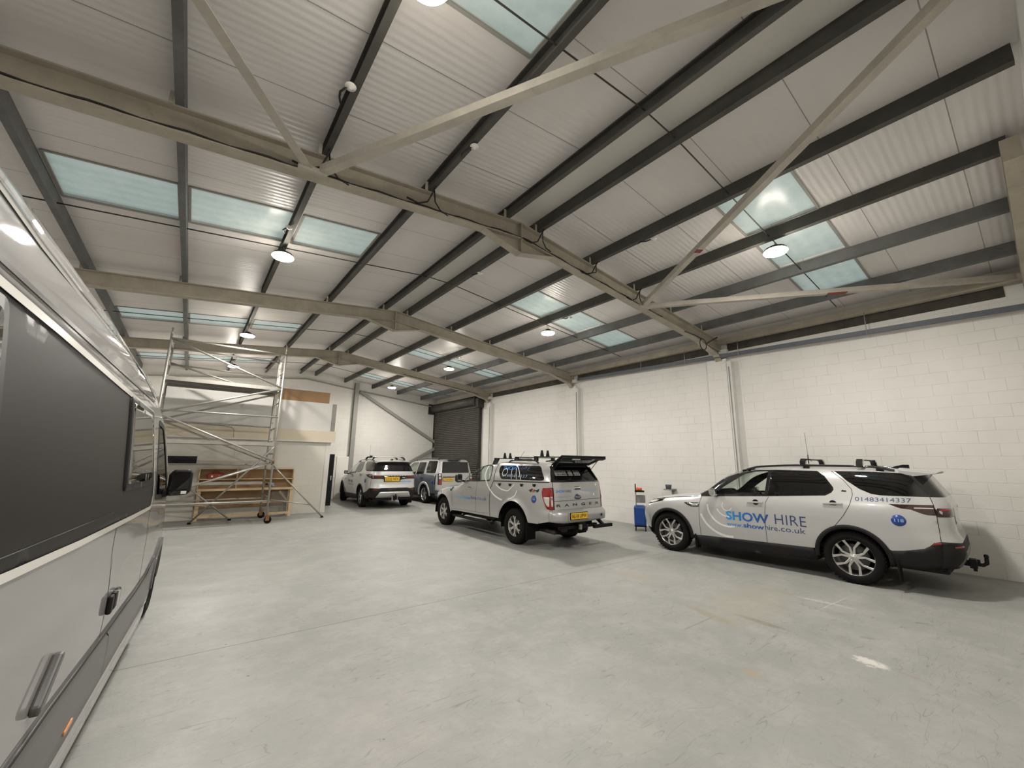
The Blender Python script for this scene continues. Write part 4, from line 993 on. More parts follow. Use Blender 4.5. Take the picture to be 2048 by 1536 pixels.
d2, B2 = make_estate('estate_car', 'silver 4x4 estate car with yellow plate and roof bars at the far back left', (6.462, 16.694, 0), PI/2-R(3.361), False)
plate(d2, -1.20, .10, 1.105, .56, .165, 'LG22 NFX')
B2.text('model_lettering', M['whitevinyl'], 'rear', 'DISCOVERY', (.44, 1.218), .88, .024, off=.013, bold=.02, space=1.9)
B2.text('badge_letters', M['whitevinyl'], 'rear', 'HSE', (-.30, 1.14), .10, .03, off=.012, bold=.02)
B2.text('lettering', M['brightblue'], 'rear', 'SHOW HIRE', (-.24, .985), .42, .05, bold=.015)
B2.text('lettering', M['lightblue'], 'rear', 'www.showhire.co.uk', (-.26, .935), .38, .026)
B2.text('lettering', M['navy'], 'side', 'www.showhire.co.uk', (1.9, .78), .9, .06)
B2.text('lettering', M['brightblue'], 'side', 'SHOW', (1.95, .88), .42, .10, bold=.02); B2.text('lettering', M['navy'], 'side', 'HIRE', (1.48, .88), .36, .10)
B2.part('round_sticker', M['blue'], 'side', [(-.613+.085*math.cos(t*PI/16), 1.031+.082*math.sin(t*PI/16)) for t in range(32)], off=.002, thick=.001, st=.05, sides=(1,))
link('rear_wiper', MB().beam((-1.10, .02, 1.40), (-.97, .10, 1.62), .02, .015), M['black'], d2)
link('tow_plate', MB().box(-1.27, -1.255, -.13, .10, .30, .46), M['alu'], d2, bevel=.01)

# ------------------------------------------------------------ pickup with canopy
RANGER = Shape(wz=[(.2, .84), (.4, .90), (.6, .925), (.9, .93), (1.1, .915), (1.2, .90), (1.3, .88), (1.42, .86), (1.75, .73), (1.9, .68)],
    ztop=[(-1.4, 1.78), (-.9, 1.80), (0, 1.83), (.6, 1.84), (.9, 1.83), (1.0, 1.80), (1.35, 1.79), (1.7, 1.72), (2.05, 1.57), (2.65, 1.20), (2.8, 1.17), (3.4, 1.10), (3.8, 1.02), (4.05, .92), (4.2, .78)],
    xr=[(.3, -1.20), (.55, -1.29), (.75, -1.31), (.82, -1.22), (1.0, -1.21), (1.4, -1.20), (1.42, -1.19), (1.6, -1.09), (1.80, -.98)],
    xf=[(.2, 3.9), (.5, 4.17), (.8, 4.20), (1.1, 4.15)], nf=6, nr=9, m=6, zc=.42, xm=1.5, flare=((0, .38, .50, .05), (3.36, .38, .47, .05)))
t = thing('pickup_truck', 'silver pickup truck with raised canopy door and RANGER tailgate in mid hall', 'pickup truck', (6.95, 7.626, 0), PI/2-R(.5))
b = Body(RANGER, t, [(.2, -1.06), (.6, -1.11), (.82, -1.10), (1.4, -1.08), (1.6, -.99), (1.8, -.91)], -.90, 3.98)
b.paint = M['silver']; S = RANGER; wf = 3.36; root = t
FW = rnd([(2.40, 1.282), (2.10, 1.485), (1.78, 1.650), (1.50, 1.712), (1.23, 1.722), (1.12, 1.69), (1.03, 1.52), (1.05, 1.352), (1.62, 1.312)], .05)
CW = rnd([(.60, 1.412), (.76, 1.60), (.78, 1.722), (-.68, 1.728), (-.84, 1.55), (-.92, 1.455), (-.86, 1.432)], .09, 5)
TL = [(b.xs(1.285), 1.285), (-.915, 1.275), (-.90, 1.20), (-.93, 1.08), (-1.0, .94), (-1.055, .85), (b.xs(.84), .84)]
bot = arc(wf, .38, .495, 4, 176, 24)+[(2.83, .46), (2.6, .472), (1.9, .482), (.95, .49)]+arc(0, .38, .56, 12, 164, 26)+[(-.56, .525), (-.80, .53), (b.xs(.58), .60)]
body = bot+[(b.xs(z), z) for z in (.7, .8)]+[TL[-1]]+[(b.xs(z), z) for z in (.95, 1.1, 1.2)]+[TL[0]]+[(b.xs(z), z) for z in (1.34, 1.40, 1.5, 1.6, 1.7)]
n = 60; body += [(-.90+(3.98+.90)*i/n, b.zs(-.90+(3.98+.90)*i/n)) for i in range(n+1)]+[(3.98, .7), (3.98, .42)]
b.part('side_panel', b.paint, 'side', body, [FW, CW, TL], st=.055)
b.part('cab_window', M['glassC'], 'side', FW, off=-.004, st=.07); b.part('window_pillar', M['gloss'], 'side', [(1.66, 1.315), (1.60, 1.315), (1.54, 1.70), (1.60, 1.69)], off=.001, st=.06)
b.line('window_rubber', M['gloss'], 'side', [FW+[FW[0]]], w=.030, off=.002)
b.part('canopy_window', M['glassD'], 'side', CW, off=-.003, st=.07); b.line('window_rubber', M['gloss'], 'side', [CW+[CW[0]]], w=.018, off=.002)
b.part('tail_light', M['red'], 'side', TL, off=.003, st=.04)
b.part('reversing_lens', M['lens'], 'side', rnd([(b.xs(1.10), 1.095), (-.955, 1.09), (-1.01, .97), (-1.06, .90), (b.xs(.90), .895)], .02), off=.007, thick=.003, st=.04)
b.line('panel_gaps', M['seam'], 'side', [[(2.80, 1.19), (2.87, 1.1), (2.855, .8), (2.82, .48)], [(1.62, 1.31), (1.605, .9), (1.59, .53)]], w=.007)
b.line('cab_to_bed_gap', M['seam'], 'side', [[(.93, 1.80), (.90, 1.5), (.88, 1.36), (.965, 1.17), (.965, .75), (.945, .50)]], w=.020)
b.line('canopy_seal', M['black'], 'side', [[(.88, 1.345), (0, 1.368), (-1.06, 1.398)]], w=.022)
b.line('cab_side_line', M['seam'], 'side', [[(1.02, .56), (1.6, .535), (2.75, .52)]], w=.005)  # thin dark line low along the cab side
for sd in (1, -1):
    for hx, hz in ((.60, 1.278), (.19, 1.290), (-.24, 1.305), (-.66, 1.322)):
        w = S.W(hx, hz); link('rope_hook', MB().prism([(hx-.045, hz+.025), (hx+.045, hz+.025), (hx+.02, hz-.035), (hx-.02, hz-.035)], sd*(w-.01), sd*(w+.03), 'xz'), M['black'], root, bevel=.008)
    w = S.W(1.88, 1.14); o = link('door_handle', MB().beam((1.99, sd*(w+.024), 1.135), (1.76, sd*(w+.024), 1.145), .022, .034), M['chrome'], root, bevel=.008)
b.part('fender_vent', M['gloss'], 'side', rnd([(3.02, 1.075), (2.885, 1.095), (2.89, 1.02), (2.93, .965), (3.0, 1.0)], .012), off=.006, thick=.012, st=.04)
b.text('vent_letters', M['whitevinyl'], 'side', '3.2', (2.985, 1.03), .07, .03, off=.016)
b.part('round_sticker', M['blue'], 'side', [(-.694+.078*math.cos(k*PI/16), 1.027+.078*math.sin(k*PI/16)) for k in range(32)], off=.002, thick=.001, st=.05, sides=(1,))
b.text('sticker_number', M['lightblue'], 'side', '105', (-.65, 1.006), .09, .038, off=.0045, bold=.02)
b.text('drive_badge', M['black'], 'side', '4x4', (-.50, 1.172), .335, .075, off=.003, bold=.035, shear=.3); b.text('drive_badge', M['orange'], 'side', 'x', (-.60, 1.178), .10, .062, off=.0045, bold=.02, shear=.3)
g2 = grad_mat('blue_fade_vinyl_two', [(0, (.04, .10, .30)), (.5, (.04, .22, .55)), (1, (.22, .52, .85))], 1.0, 2.8)
b.text('lettering', g2, 'side', 'www.', (2.775, .815), .46, .055, bold=.0); b.text('lettering', g2, 'side', 'show', (2.30, .822), .45, .085, bold=.025)
b.text('lettering', M['navy'], 'side', 'hire', (1.83, .838), .26, .09, bold=.0); b.text('lettering', g2, 'side', '.co.uk', (1.56, .850), .46, .09, bold=.0)
b.text('window_lettering', M['brightblue'], 'side', 'SHOW', (.615, 1.625), .56, .085, bold=.01, off=.004); b.text('window_lettering', M['navy'], 'side', 'HIRE', (.02, 1.63), .40, .08, off=.004, bold=-.01)
b.text('window_phone', M['lightblue'], 'side', '01483414337', (.56, 1.462), .94, .065, off=.004, bold=-.012)
def rp(pts, w): return b.line('ring_graphic', M['whitevinyl'], 'side', [pts], w=w, off=.005, sides=(1,))
def spl(P, k=8):
    o = []
    for i in range(len(P)-1):
        p0, p1, p2, p3 = P[max(i-1, 0)], P[i], P[i+1], P[min(i+2, len(P)-1)]
        for j in range(k):
            t_ = j/k; o.append(tuple(.5*((2*p1[q])+(-p0[q]+p2[q])*t_+(2*p0[q]-5*p1[q]+4*p2[q]-p3[q])*t_**2+(-p0[q]+3*p1[q]-3*p2[q]+p3[q])*t_**3) for q in (0, 1)))
    return o+[P[-1]]
rp(spl([(1.32, 1.70), (1.30, 1.464), (1.16, 1.28), (1.02, 1.16), (.806, 1.03), (.60, .955), (.44, .925)]), .038); rp(spl([(.20, .955), (.06, 1.0), (-.05, 1.07), (-.102, 1.177)]), .030)
rp(spl([(.773, 1.281), (.66, 1.22), (.53, 1.176), (.38, 1.15), (.24, 1.15), (.121, 1.226), (.03, 1.31)]), .024)
rp(spl([(.262, 1.66), (.22, 1.53), (.17, 1.42)]), .014); rp(spl([(.10, 1.66), (.04, 1.53), (-.02, 1.42)]), .014); rp(spl([(.20, 1.74), (.081, 1.70), (-.06, 1.58), (-.188, 1.415)]), .016)
rp([(.495+.095*math.cos(k*PI/12), 1.565+.085*math.sin(k*PI/12)) for k in range(25)], .014)
# top
b.part('cab_roof', b.paint, 'top', top_poly(b, .94, 1.62), st=.09); b.part('canopy_roof', b.paint, 'top', top_poly(b, -.90, .92), st=.10)
b.part('windscreen', M['glassC'], 'top', top_poly(b, 1.66, 2.52), st=.08); b.part('windscreen_trim', M['gloss'], 'top', top_poly(b, 1.62, 1.665, 3), st=.08); b.part('scuttle', M['gloss'], 'top', top_poly(b, 2.515, 2.62, 3), st=.08)
b.part('bonnet', b.paint, 'top', top_poly(b, 2.62, 3.98), st=.09)
# rear
zt_e = b.zs(-.90); yL, yR = .745, -.66
hw = lambda z: S.W(b.xs(z), z)
b.part('canopy_rear_frame', M['gloss'], 'rear', pedge(b, 1.405, zt_e, 8, 1)+rear_top(b)[1:-1]+pedge(b, zt_e, 1.405, 8, -1), [rnd([(.70, 1.43), (.58, 1.715), (-.55, 1.715), (-.67, 1.43)], .02)], st=.06)
b.part('tailgate', b.paint, 'rear', [(.745, .83), (.745, 1.40), (-.70, 1.40), (-.70, .83)], st=.06)
for sg, y in ((1, .745), (-1, -.70)):
    e = [(abs(p[0])*sg, p[1]) for p in pedge(b, .84, 1.285, 6, 1)]
    b.part('tail_light', M['red'], 'rear', [(y+sg*.012, 1.285), (y+sg*.012, .84)]+e, off=.003, thick=.006, st=.05)
    b.part('rear_corner', b.paint, 'rear', [(y, 1.40), (y, 1.287)]+[(abs(p[0])*sg, p[1]) for p in pedge(b, 1.287, 1.40, 3, 1)], st=.06)
    b.part('lamp_insert', M['lens'], 'rear', [(y+sg*.02, 1.105), (y+sg*.02, .90), (y+sg*.05, .90), (y+sg*.05, 1.105)], off=.009, thick=.003, st=.05)
    b.part('lamp_lens_dark', M['greyedge'], 'rear', rnd([(y+sg*.018, 1.09), (y+sg*.018, 1.035), (y+sg*.046, 1.035), (y+sg*.046, 1.09)], .005), off=.0125, thick=.002, st=.05)
b.part('rear_bumper', b.paint, 'rear', pedge(b, .60, .835, 5, 1)+pedge(b, .835, .60, 5, -1)+[(-.40, .585), (-.22, .575), (.60, .575)], off=.012, thick=.03, st=.06)
b.line('tailgate_lines', M['seam'], 'rear', [[(.745, 1.40), (.745, .835), (-.70, .835), (-.70, 1.40)], [(.74, 1.015), (-.69, 1.03)]], w=.008)
b.text('model_lettering', M['gloss'], 'rear', 'RANGER', (.70, .895), 1.30, .055, off=.004, bold=.02, space=2.3, slope=.008)
ov = b.part('oval_badge', M['chrome'], 'rear', [(.085+.125*math.cos(k*PI/16), 1.085+.062*math.sin(k*PI/16)) for k in range(32)], off=.008, thick=.008, st=.06)[0]
b.part('oval_face', pmat('oval_dark_blue', (.01, .022, .07), .15, coat=1), 'rear', [(.085+.110*math.cos(k*PI/16), 1.085+.050*math.sin(k*PI/16)) for k in range(32)], off=.0105, thick=.002, st=.06)
b.text('oval_script', M['chrome'], 'rear', 'Ford', (.150, 1.062), .13, .044, off=.0125, shear=.35)
b.text('lettering', M['brightblue'], 'rear', 'SHOW', (.70, 1.185), .235, .058, bold=.02); b.text('lettering', M['navy'], 'rear', 'HIRE', (.445, 1.187), .17, .055)
b.text('lettering', M['lightblue'], 'rear', 'www.showhire.co.uk', (.70, 1.09), .42, .028); b.text('phone_number', M['lightblue'], 'rear', '01483414337', (-.06, 1.19), .50, .048)
th = b.part('tailgate_handle', M['chrome'], 'rear', rnd([(.20, 1.235), (.20, 1.305), (-.015, 1.305), (-.015, 1.235)], .02), off=.010, thick=.012, st=.06)[0]
b.part('handle_grip', M['gloss'], 'rear', rnd([(.19, 1.245), (.19, 1.27), (0, 1.27), (0, 1.245)], .008), off=.014, thick=.003, st=.06)
for y, z in ((-.42, 1.10), (-.50, 1.31)): b.part('small_sticker', M['whitevinyl'], 'rear', rnd([(y, z), (y, z+.05), (y-.04, z+.05), (y-.04, z)], .015), off=.003, st=.05)
for y in (.80, -.60): link('parking_sensor', MB().lathe([(.028, 0), (.026, .01), (.001, .012)], 16, 'z', T=Matrix.Translation((-1.318 if abs(y) < .7 else -1.245, y*.93, .69)) @ Matrix.Rotation(R(-90), 4, 'Y')), M['black'], root)
plate(t, -1.365, .20, .71, .50, .125, 'RE18 UPW', back=.03)
link('plate_recess', MB().box(-1.345, -1.31, -.09, .49, .615, .80), b.paint, root, bevel=.012)
# reflected/printed lettering seen in the open rear hatch: the closed inner glass with grey film
ig = link('inner_bulkhead_glass', MB().prism([(-1.12, 1.42), (-.93, 1.73), (-.935, 1.73), (-1.125, 1.42)], -.64, .66, 'xz'), M['glassD'], root)
film = pmat('grey_window_film', (.23, .25, .23), .6)
def onhatch(V, F, name, mat, off=.004):
    # plane from (-1.12,1.42) to (-.93,1.73)
    ux, uz = .19/.3636, .31/.3636
    link(name, MB().add([(-1.125+v*ux-off*uz, y, 1.42+v*uz+off*ux) for y, v in V], F), mat, root)
for (ya, yb) in ((.60, .24), (.20, .06), (.02, -.18)): onhatch([(ya, .13), (yb, .13), (yb, .26), (ya, .26)], [(0, 1, 2, 3)], 'window_film', film)
V, F = text2d('SHOW HIRE', .74, .05, .02); onhatch([(.56-x, .205+y) for x, y in V], F, 'film_lettering', M['black'], .006)
V, F = text2d('01483414337', .70, .04, .02); onhatch([(.54-x, .145+y) for x, y in V], F, 'film_lettering', M['black'], .006)
# raised rear door of the canopy
hy = .60; H0 = Vector((-.93, 0, 1.765)); d = Vector((-math.cos(R(24)), 0, math.sin(R(24)))); nn = Vector((d.z, 0, -d.x))
def hp(y, s_, o=0): p = H0+d*s_+nn*o; return (p.x, y, p.z)
fr = MB()
outer = [(.60, 0), (.71, .48), (-.71, .48), (-.60, 0)]; inner = [(.53, .09), (.60, .37), (-.60, .37), (-.53, .09)]
for o in (.012, -.012): pass
vs = [hp(y, s_, o) for o in (.014, -.014) for y, s_ in outer+inner]
fs = []
for k in range(4):
    a, c = k, (k+1) % 4; fs += [(a, c, 4+c, 4+a), (8+a, 12+a, 12+c, 8+c), (a, 8+a, 8+c, c), (4+a, 4+c, 12+c, 12+a)]
fr.add(vs, fs)
cd = link('canopy_rear_door', fr, M['black'], root, bevel=.004)
link('door_glass', MB().add([hp(y, s_, .0) for y, s_ in inner], [(0, 1, 2, 3)]), M['glassT'], cd)
link('door_edge_strip', MB().add([hp(y, s_, o) for o in (-.016, -.055) for y, s_ in ((.70, .475), (-.70, .475), (-.66, .385), (.66, .385))], [(0, 1, 2, 3), (4, 5, 6, 7), (0, 4, 5, 1), (1, 5, 6, 2), (2, 6, 7, 3), (3, 7, 4, 0)]), M['black'], cd, bevel=.008)
link('door_lamp', MB().add([hp(y, s_, o) for o in (-.054, -.066) for y, s_ in ((.38, .455), (.14, .455), (.14, .41), (.38, .41))], [(0, 1, 2, 3), (4, 5, 6, 7), (0, 4, 5, 1), (1, 5, 6, 2), (2, 6, 7, 3), (3, 7, 4, 0)]), M['lens'], cd)
link('door_label', MB().add([hp(y, s_, o) for o in (-.054, -.060) for y, s_ in ((-.26, .45), (-.34, .45), (-.34, .41), (-.26, .41))], [(0, 1, 2, 3), (4, 5, 6, 7), (0, 4, 5, 1), (1, 5, 6, 2), (2, 6, 7, 3), (3, 7, 4, 0)]), M['whitevinyl'], cd)
for sg in (1, -1):
    link('gas_strut', MB().tube([(-1.0, sg*.60, 1.66), hp(sg*.60, .30, -.02)], .008, 8), M['black'], cd)
front_simple(b)
# roof furniture
for sd in (1, -1):
    for x0, x1 in ((.62, -.50),):
        P = [(x0, sd*.60, 1.80), (x0-.08, sd*.60, 1.845), (x0-.2, sd*.60, 1.86), (x1+.2, sd*.60, 1.86), (x1+.08, sd*.60, 1.845), (x1, sd*.60, 1.80)]
        link('roof_rail', MB().tube(P, .022, 8), M['gloss'], root)
for x, zz in ((1.20, 1.90), (.30, 1.93), (-.42, 1.945)):
    if x > 1:
        bar = link('roof_bar', MB().beam((x, .64, zz), (x, -.64, zz), .05, .022), M['black'], root, bevel=.006)
        for sd in (1, -1): link('bar_foot', MB().prism([(sd*.48, zz+.015), (sd*.60, zz+.015), (sd*.68, 1.74), (sd*.58, 1.745)], x-.05, x+.05, 'yz'), M['gloss'], bar, bevel=.012)
    else:
        bar = link('roof_bar', MB().beam((x, .66, zz), (x, -.66, zz), .05, .022), M['black'], root, bevel=.006)
        for sd in (1, -1): link('bar_foot', MB().box(x-.05, x+.05, sd*.60-.035, sd*.60+.035, 1.84, zz), M['gloss'], bar, bevel=.01)
    if x != .30:
        for y in (.30, .12) if x > 1 else (.42, .24):
            link('load_stop', MB().prism([(y-.05, zz), (y+.05, zz), (y+.02, zz+.15), (y-.01, zz+.15)], x-.02, x+.02, 'yz'), M['black'], bar, bevel=.006)
link('whip_antenna', MB().tube([(1.45, -.30, 1.78), (1.20, -.36, 2.10)], .004, 6), M['black'], root)
link('roof_lamp', MB().lathe([(.06, 0), (.065, .05), (.05, .09), (.001, .10)], 16, 'z', T=Matrix.Translation((1.50, .40, 1.745))), M['black'], root)
for sd in (1, -1):
    m0 = link('door_mirror', MB().prism([(2.26, 1.24), (2.38, 1.27), (2.38, 1.42), (2.34, 1.47), (2.25, 1.47), (2.22, 1.28)], sd*.97, sd*1.13, 'xz'), M['gloss'], root, bevel=.025)
    link('mirror_arm', MB().beam((2.32, sd*.86, 1.28), (2.32, sd*1.0, 1.29), .07, .05), M['black'], m0, bevel=.01)
    link('mirror_face', MB().box(2.214, 2.219, min(sd*.99, sd*1.115), max(sd*.99, sd*1.115), 1.28, 1.45), M['mirrorglass'], m0)
link('interior_floor', MB().box(.98, 2.6, -.76, .76, .50, .60), M['interior'], root); link('load_bed', MB().box(-1.08, .88, -.72, .72, .62, .70), M['interior'], root); link('bulkhead', MB().box(.96, .99, -.76, .76, .5, 1.36), M['interior'], root)
for y in (.36, -.36): seat(root, 1.75, y, .72, M['seatgrey'])
link('dashboard', MB().prism([(2.2, .8), (2.62, .8), (2.66, 1.12), (2.5, 1.20), (2.25, 1.2), (2.15, 1.08)], -.76, .76), M['interior'], root, bevel=.03)
n = 24; T = Matrix.Translation((2.08, -.36, 1.18)) @ Matrix.Rotation(R(-62), 4, 'Y')
link('steering_wheel', MB().tube([(.19*math.cos(2*PI*k/n), .19*math.sin(2*PI*k/n), 0) for k in range(n)], .016, 8, closed=True, T=T).tube([(-.19, 0, 0), (.19, 0, 0)], .02, 8, T=T), M['black'], root)
for x in (0, wf):
    for sd in (1, -1): wheel(root, x, sd*.80, sd, .385, .25, .228, (M['alloy'], M['alloydark']), 'split', 6)
wheelwell(root, (wf, 0), .38, .49, .92); underbody(root, .55, 2.8, .62, .34, .6); underbody(root, -1.15, -.4, .45, .42, .6)
link('axle', MB().tube([(0, -.7, .36), (0, .7, .36)], .05, 12).tube([(0, -.09, .36), (0, 0, .36), (0, .09, .36)], [.08, .15, .08], 14), M['black'], root)
link('spare_wheel', MB().lathe([(.2, .34), (.34, .34), (.37, .38), (.37, .46), (.34, .50), (.2, .50)], 32, 'z', T=Matrix.Translation((-.62, .0, -.08))), M['rubber'], root)
for sd in (1, -1):
    link('side_step', MB().beam((2.66, sd*.93, .35), (.82, sd*.93, .35), .13, .05), M['cladding'], root, bevel=.015)
    for x in (2.4, 1.0): link('step_bracket', MB().beam((x, sd*.60, .42), (x, sd*.93, .34), .05, .03), M['black'], root)
    link('mudflap', MB().box(-.50, -.48, sd*.82-.13, sd*.82+.13, .16, .52), M['rubber'], root)
tw = link('tow_bar', MB().box(-1.22, -1.14, -.52, .62, .43, .50), M['black'], root, bevel=.006)
link('tow_bracket', MB().box(-1.30, -1.22, -.06, .14, .40, .56).tube([(-1.26, .04, .42), (-1.42, .04, .42), (-1.44, .04, .50)], .022, 10), M['black'], tw); link('tow_ball', MB().lathe([(.015, 0), (.027, .015), (.027, .03), (.01, .045)], 14, 'z', T=Matrix.Translation((-1.44, .04, .50))), M['black'], tw)
link('tow_step', MB().box(-1.43, -1.35, -.80, -.22, .43, .50), M['black'], tw, bevel=.008); link('step_arm', MB().beam((-1.18, -.55, .60), (-1.38, -.55, .47), .07, .05), M['black'], tw)
link('exhaust', MB().tube([(-.5, .55, .36), (-1.05, .62, .36)], .045, 12), M['darksteel'], root); link('tow_light', MB().box(-1.30, -1.24, .50, .62, .40, .47), M['black'], tw)
link('shackle', MB().box(-1.34, -1.29, .09, .15, .42, .52), M['alu'], tw, bevel=.006)

# ------------------------------------------------------------ older boxy 4x4 behind the pickup
D4 = Shape(wz=[(.2, .90), (.45, .95), (.7, .97), (1.0, .975), (1.2, .955), (1.3, .935), (1.5, .88), (1.82, .80), (1.95, .78)],
    ztop=[(-1.15, 1.85), (-.9, 1.88), (.6, 1.89), (.75, 1.85), (1.2, 1.83), (1.55, 1.79), (1.8, 1.66), (2.25, 1.26), (2.4, 1.22), (2.9, 1.18), (3.4, 1.12), (3.55, 1.05), (3.68, .85)],
    xr=[(.3, -1.08), (.6, -1.12), (.95, -1.09), (1.2, -1.07), (1.5, -1.02), (1.85, -.98)],
    xf=[(.2, 3.55), (.5, 3.70), (.9, 3.70), (1.1, 3.68)], nf=7, nr=11, m=8, zc=.45, xm=1.3)
t = thing('boxy_estate_car', 'boxy 4x4 with grey blue lower body, half hidden behind the pickup', 'car', (9.268, 16.915, 0), PI/2-R(-1.52))
b = Body(D4, t, [(.2, -.90), (.6, -.94), (1.2, -.93), (1.5, -.90), (1.9, -.86)], -.86, 3.45); b.paint = M['silver']; root = t; S = D4; wf = 2.885
FG = rnd([(1.72, 1.215), (1.60, 1.56), (1.40, 1.715), (.86, 1.735), (.90, 1.205)], .03); RG = rnd([(.80, 1.205), (.76, 1.738), (.12, 1.742), (.10, 1.235)], .03)
QG = rnd([(-.14, 1.292), (-.06, 1.45), (-.10, 1.80), (-.78, 1.80), (-.84, 1.50), (-.845, 1.312)], .03)
body = arc(wf, .39, .46, 2, 178, 20)+[(2.41, .42), (.47, .44)]+arc(0, .39, .46, 6, 174, 20)+[(-.46, .46), (b.xs(.46), .46)]+[(b.xs(z), z) for z in (.7, .82, 1.0, 1.18)]
low = body+[(.0, 1.235), (1.0, 1.19), (3.45, 1.03), (3.45, .5)]
up = [(b.xs(1.18), 1.18), (b.xs(1.28), 1.28), (b.xs(1.5), 1.5), (b.xs(1.7), 1.7)]+[(-.86+(3.45+.86)*i/50, b.zs(-.86+(3.45+.86)*i/50)) for i in range(51)]+[(3.45, 1.032), (1.0, 1.192), (.0, 1.237)]
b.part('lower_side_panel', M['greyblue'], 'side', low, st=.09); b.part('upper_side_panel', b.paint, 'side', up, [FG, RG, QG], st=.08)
b.part('front_window', M['glassC'], 'side', FG, st=.1, off=-.003); b.part('rear_window', M['glassT'], 'side', RG, st=.1, off=-.003); b.part('quarter_window', M['glassT'], 'side', QG, st=.1, off=-.003)
for g in (FG, RG, QG): b.line('window_rubber', M['gloss'], 'side', [g+[g[0]]], w=.02, off=.002)
for cx in (0, wf): b.part('wheel_arch', M['silver2'], 'side', arc(cx, .39, .53, -6, 186, 24)+arc(cx, .39, .435, 186, -6, 24), off=.02, thick=.03, st=.07)
b.part('sill_cladding', M['cladding'], 'side', [(.46, .45), (2.42, .43), (2.42, .26), (.46, .28)], off=.006, thick=.02, st=.1); b.part('bumper_side', M['cladding'], 'side', [(-.46, .46), (b.xs(.46), .46), (b.xs(.32), .32), (-.46, .32)], off=.004, st=.1)
b.line('panel_gaps', M['seam'], 'side', [[(.85, 1.2), (.86, .46)], [(.03, 1.23), (.06, 1.0), (.30, .82)], [(2.0, 1.15), (2.05, .5)]], w=.008)
b.part('round_sticker', M['blue'], 'side', [(-.726+.08*math.cos(k*PI/16), .93+.08*math.sin(k*PI/16)) for k in range(32)], off=.003, thick=.001, st=.06, sides=(1,))
for sd in (1, -1):
    for hx in (.20, 1.10): link('door_handle', MB().beam((hx+.12, sd*.992, 1.065), (hx-.1, sd*.992, 1.065), .02, .035), M['gloss'], root, bevel=.008)
b.part('roof', b.paint, 'top', top_poly(b, -.86, 1.60), st=.11); b.part('windscreen', M['glassC'], 'top', top_poly(b, 1.64, 2.22), st=.1); b.part('windscreen_trim', M['gloss'], 'top', top_poly(b, 1.60, 1.645, 3), st=.1)
b.part('bonnet', b.paint, 'top', top_poly(b, 2.22, 3.45), st=.1); front_simple(b)
zt_e = b.zs(-.86)
b.part('rear_panel', b.paint, 'rear', pedge(b, .60, zt_e, 12, 1)+rear_top(b)[1:-1]+pedge(b, zt_e, .60, 12, -1), [rnd([(.69, 1.31), (.64, 1.775), (-.64, 1.775), (-.69, 1.31)], .04)], st=.08)
b.part('rear_screen', M['glassD'], 'rear', rnd([(.69, 1.31), (.64, 1.775), (-.64, 1.775), (-.69, 1.31)], .04), off=.001, st=.1)
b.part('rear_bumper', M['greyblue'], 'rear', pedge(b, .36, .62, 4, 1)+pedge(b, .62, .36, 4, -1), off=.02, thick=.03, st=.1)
for sg in (1, -1):
    l = b.part('tail_lamp', M['gloss'], 'rear', rnd([(sg*.70, .82), (sg*.70, 1.285), (sg*.855, 1.285), (sg*.865, .82)], .02), off=.012, thick=.02, st=.06)[0]
    for z in (1.215, 1.09): link('round_lens', MB().lathe([(.058, 0), (.052, .018), (.001, .024)], 24, 'z', T=Matrix.Translation((S.R(.785, z)-.012, sg*.785, z)) @ Matrix.Rotation(R(-90), 4, 'Y')), M['lens'], l)
    link('red_lens', MB().box(S.R(.78, .92)-.03, S.R(.78, .92)-.005, min(sg*.715, sg*.845), max(sg*.715, sg*.845), .83, 1.02), M['red'], l, bevel=.015)
b.part('side_lamp_wrap', M['dkred'], 'side', [(b.xs(1.27), 1.27), (b.xs(1.0), 1.0), (b.xs(.83), .83), (-.885, .83), (-.87, 1.0), (-.905, 1.27)], off=.006, thick=.006, st=.06)
link('plate_shelf', MB().box(-1.10, -1.07, -.30, .66, 1.125, 1.16), M['gloss'], root, bevel=.006); plate(t, -1.10, .40, 1.035, .50, .12, 'LT13 KXA')
b.text('model_lettering', M['chrome'], 'rear', 'DISCOVERY', (.62, 1.18), .85, .035, off=.006, bold=.02, space=1.6)
for sd in (1, -1):
    P = [(1.3, sd*.70, 1.80), (1.22, sd*.70, 1.865), (.9, sd*.70, 1.88), (-.5, sd*.70, 1.93), (-.68, sd*.70, 1.92), (-.78, sd*.70, 1.86)]
    link('roof_rail', MB().tube(P, .02, 8), M['gloss'], root)
    link('door_mirror', MB().prism([(1.90, 1.2), (2.0, 1.23), (2.0, 1.37), (1.88, 1.38)], sd*.99, sd*1.16, 'xz'), M['gloss'], root, bevel=.025)
    for x in (0, wf): wheel(root, x, sd*.84, sd, .385, .255, .27, (M['alloy'], M['alloydark']), 'wide', 5)
link('roof_spoiler', MB().box(-1.06, -.78, -.22, .38, 1.845, 1.885), M['gloss'], root, bevel=.012)
wheelwell(root, (0, wf), .39, .45, .95); underbody(root, .5, 2.4, .84); underbody(root, -.95, -.45, .7, .3)
link('interior_floor', MB().box(-.85, 2.2, -.80, .80, .52, .6), M['interior'], root)
for y in (.38, -.38): seat(root, 1.15, y, .72, M['seatgrey']); seat(root, .3, y, .74, M['seatgrey'])
link('dashboard', MB().box(1.75, 2.1, -.8, .8, .8, 1.2), M['interior'], root, bevel=.04)

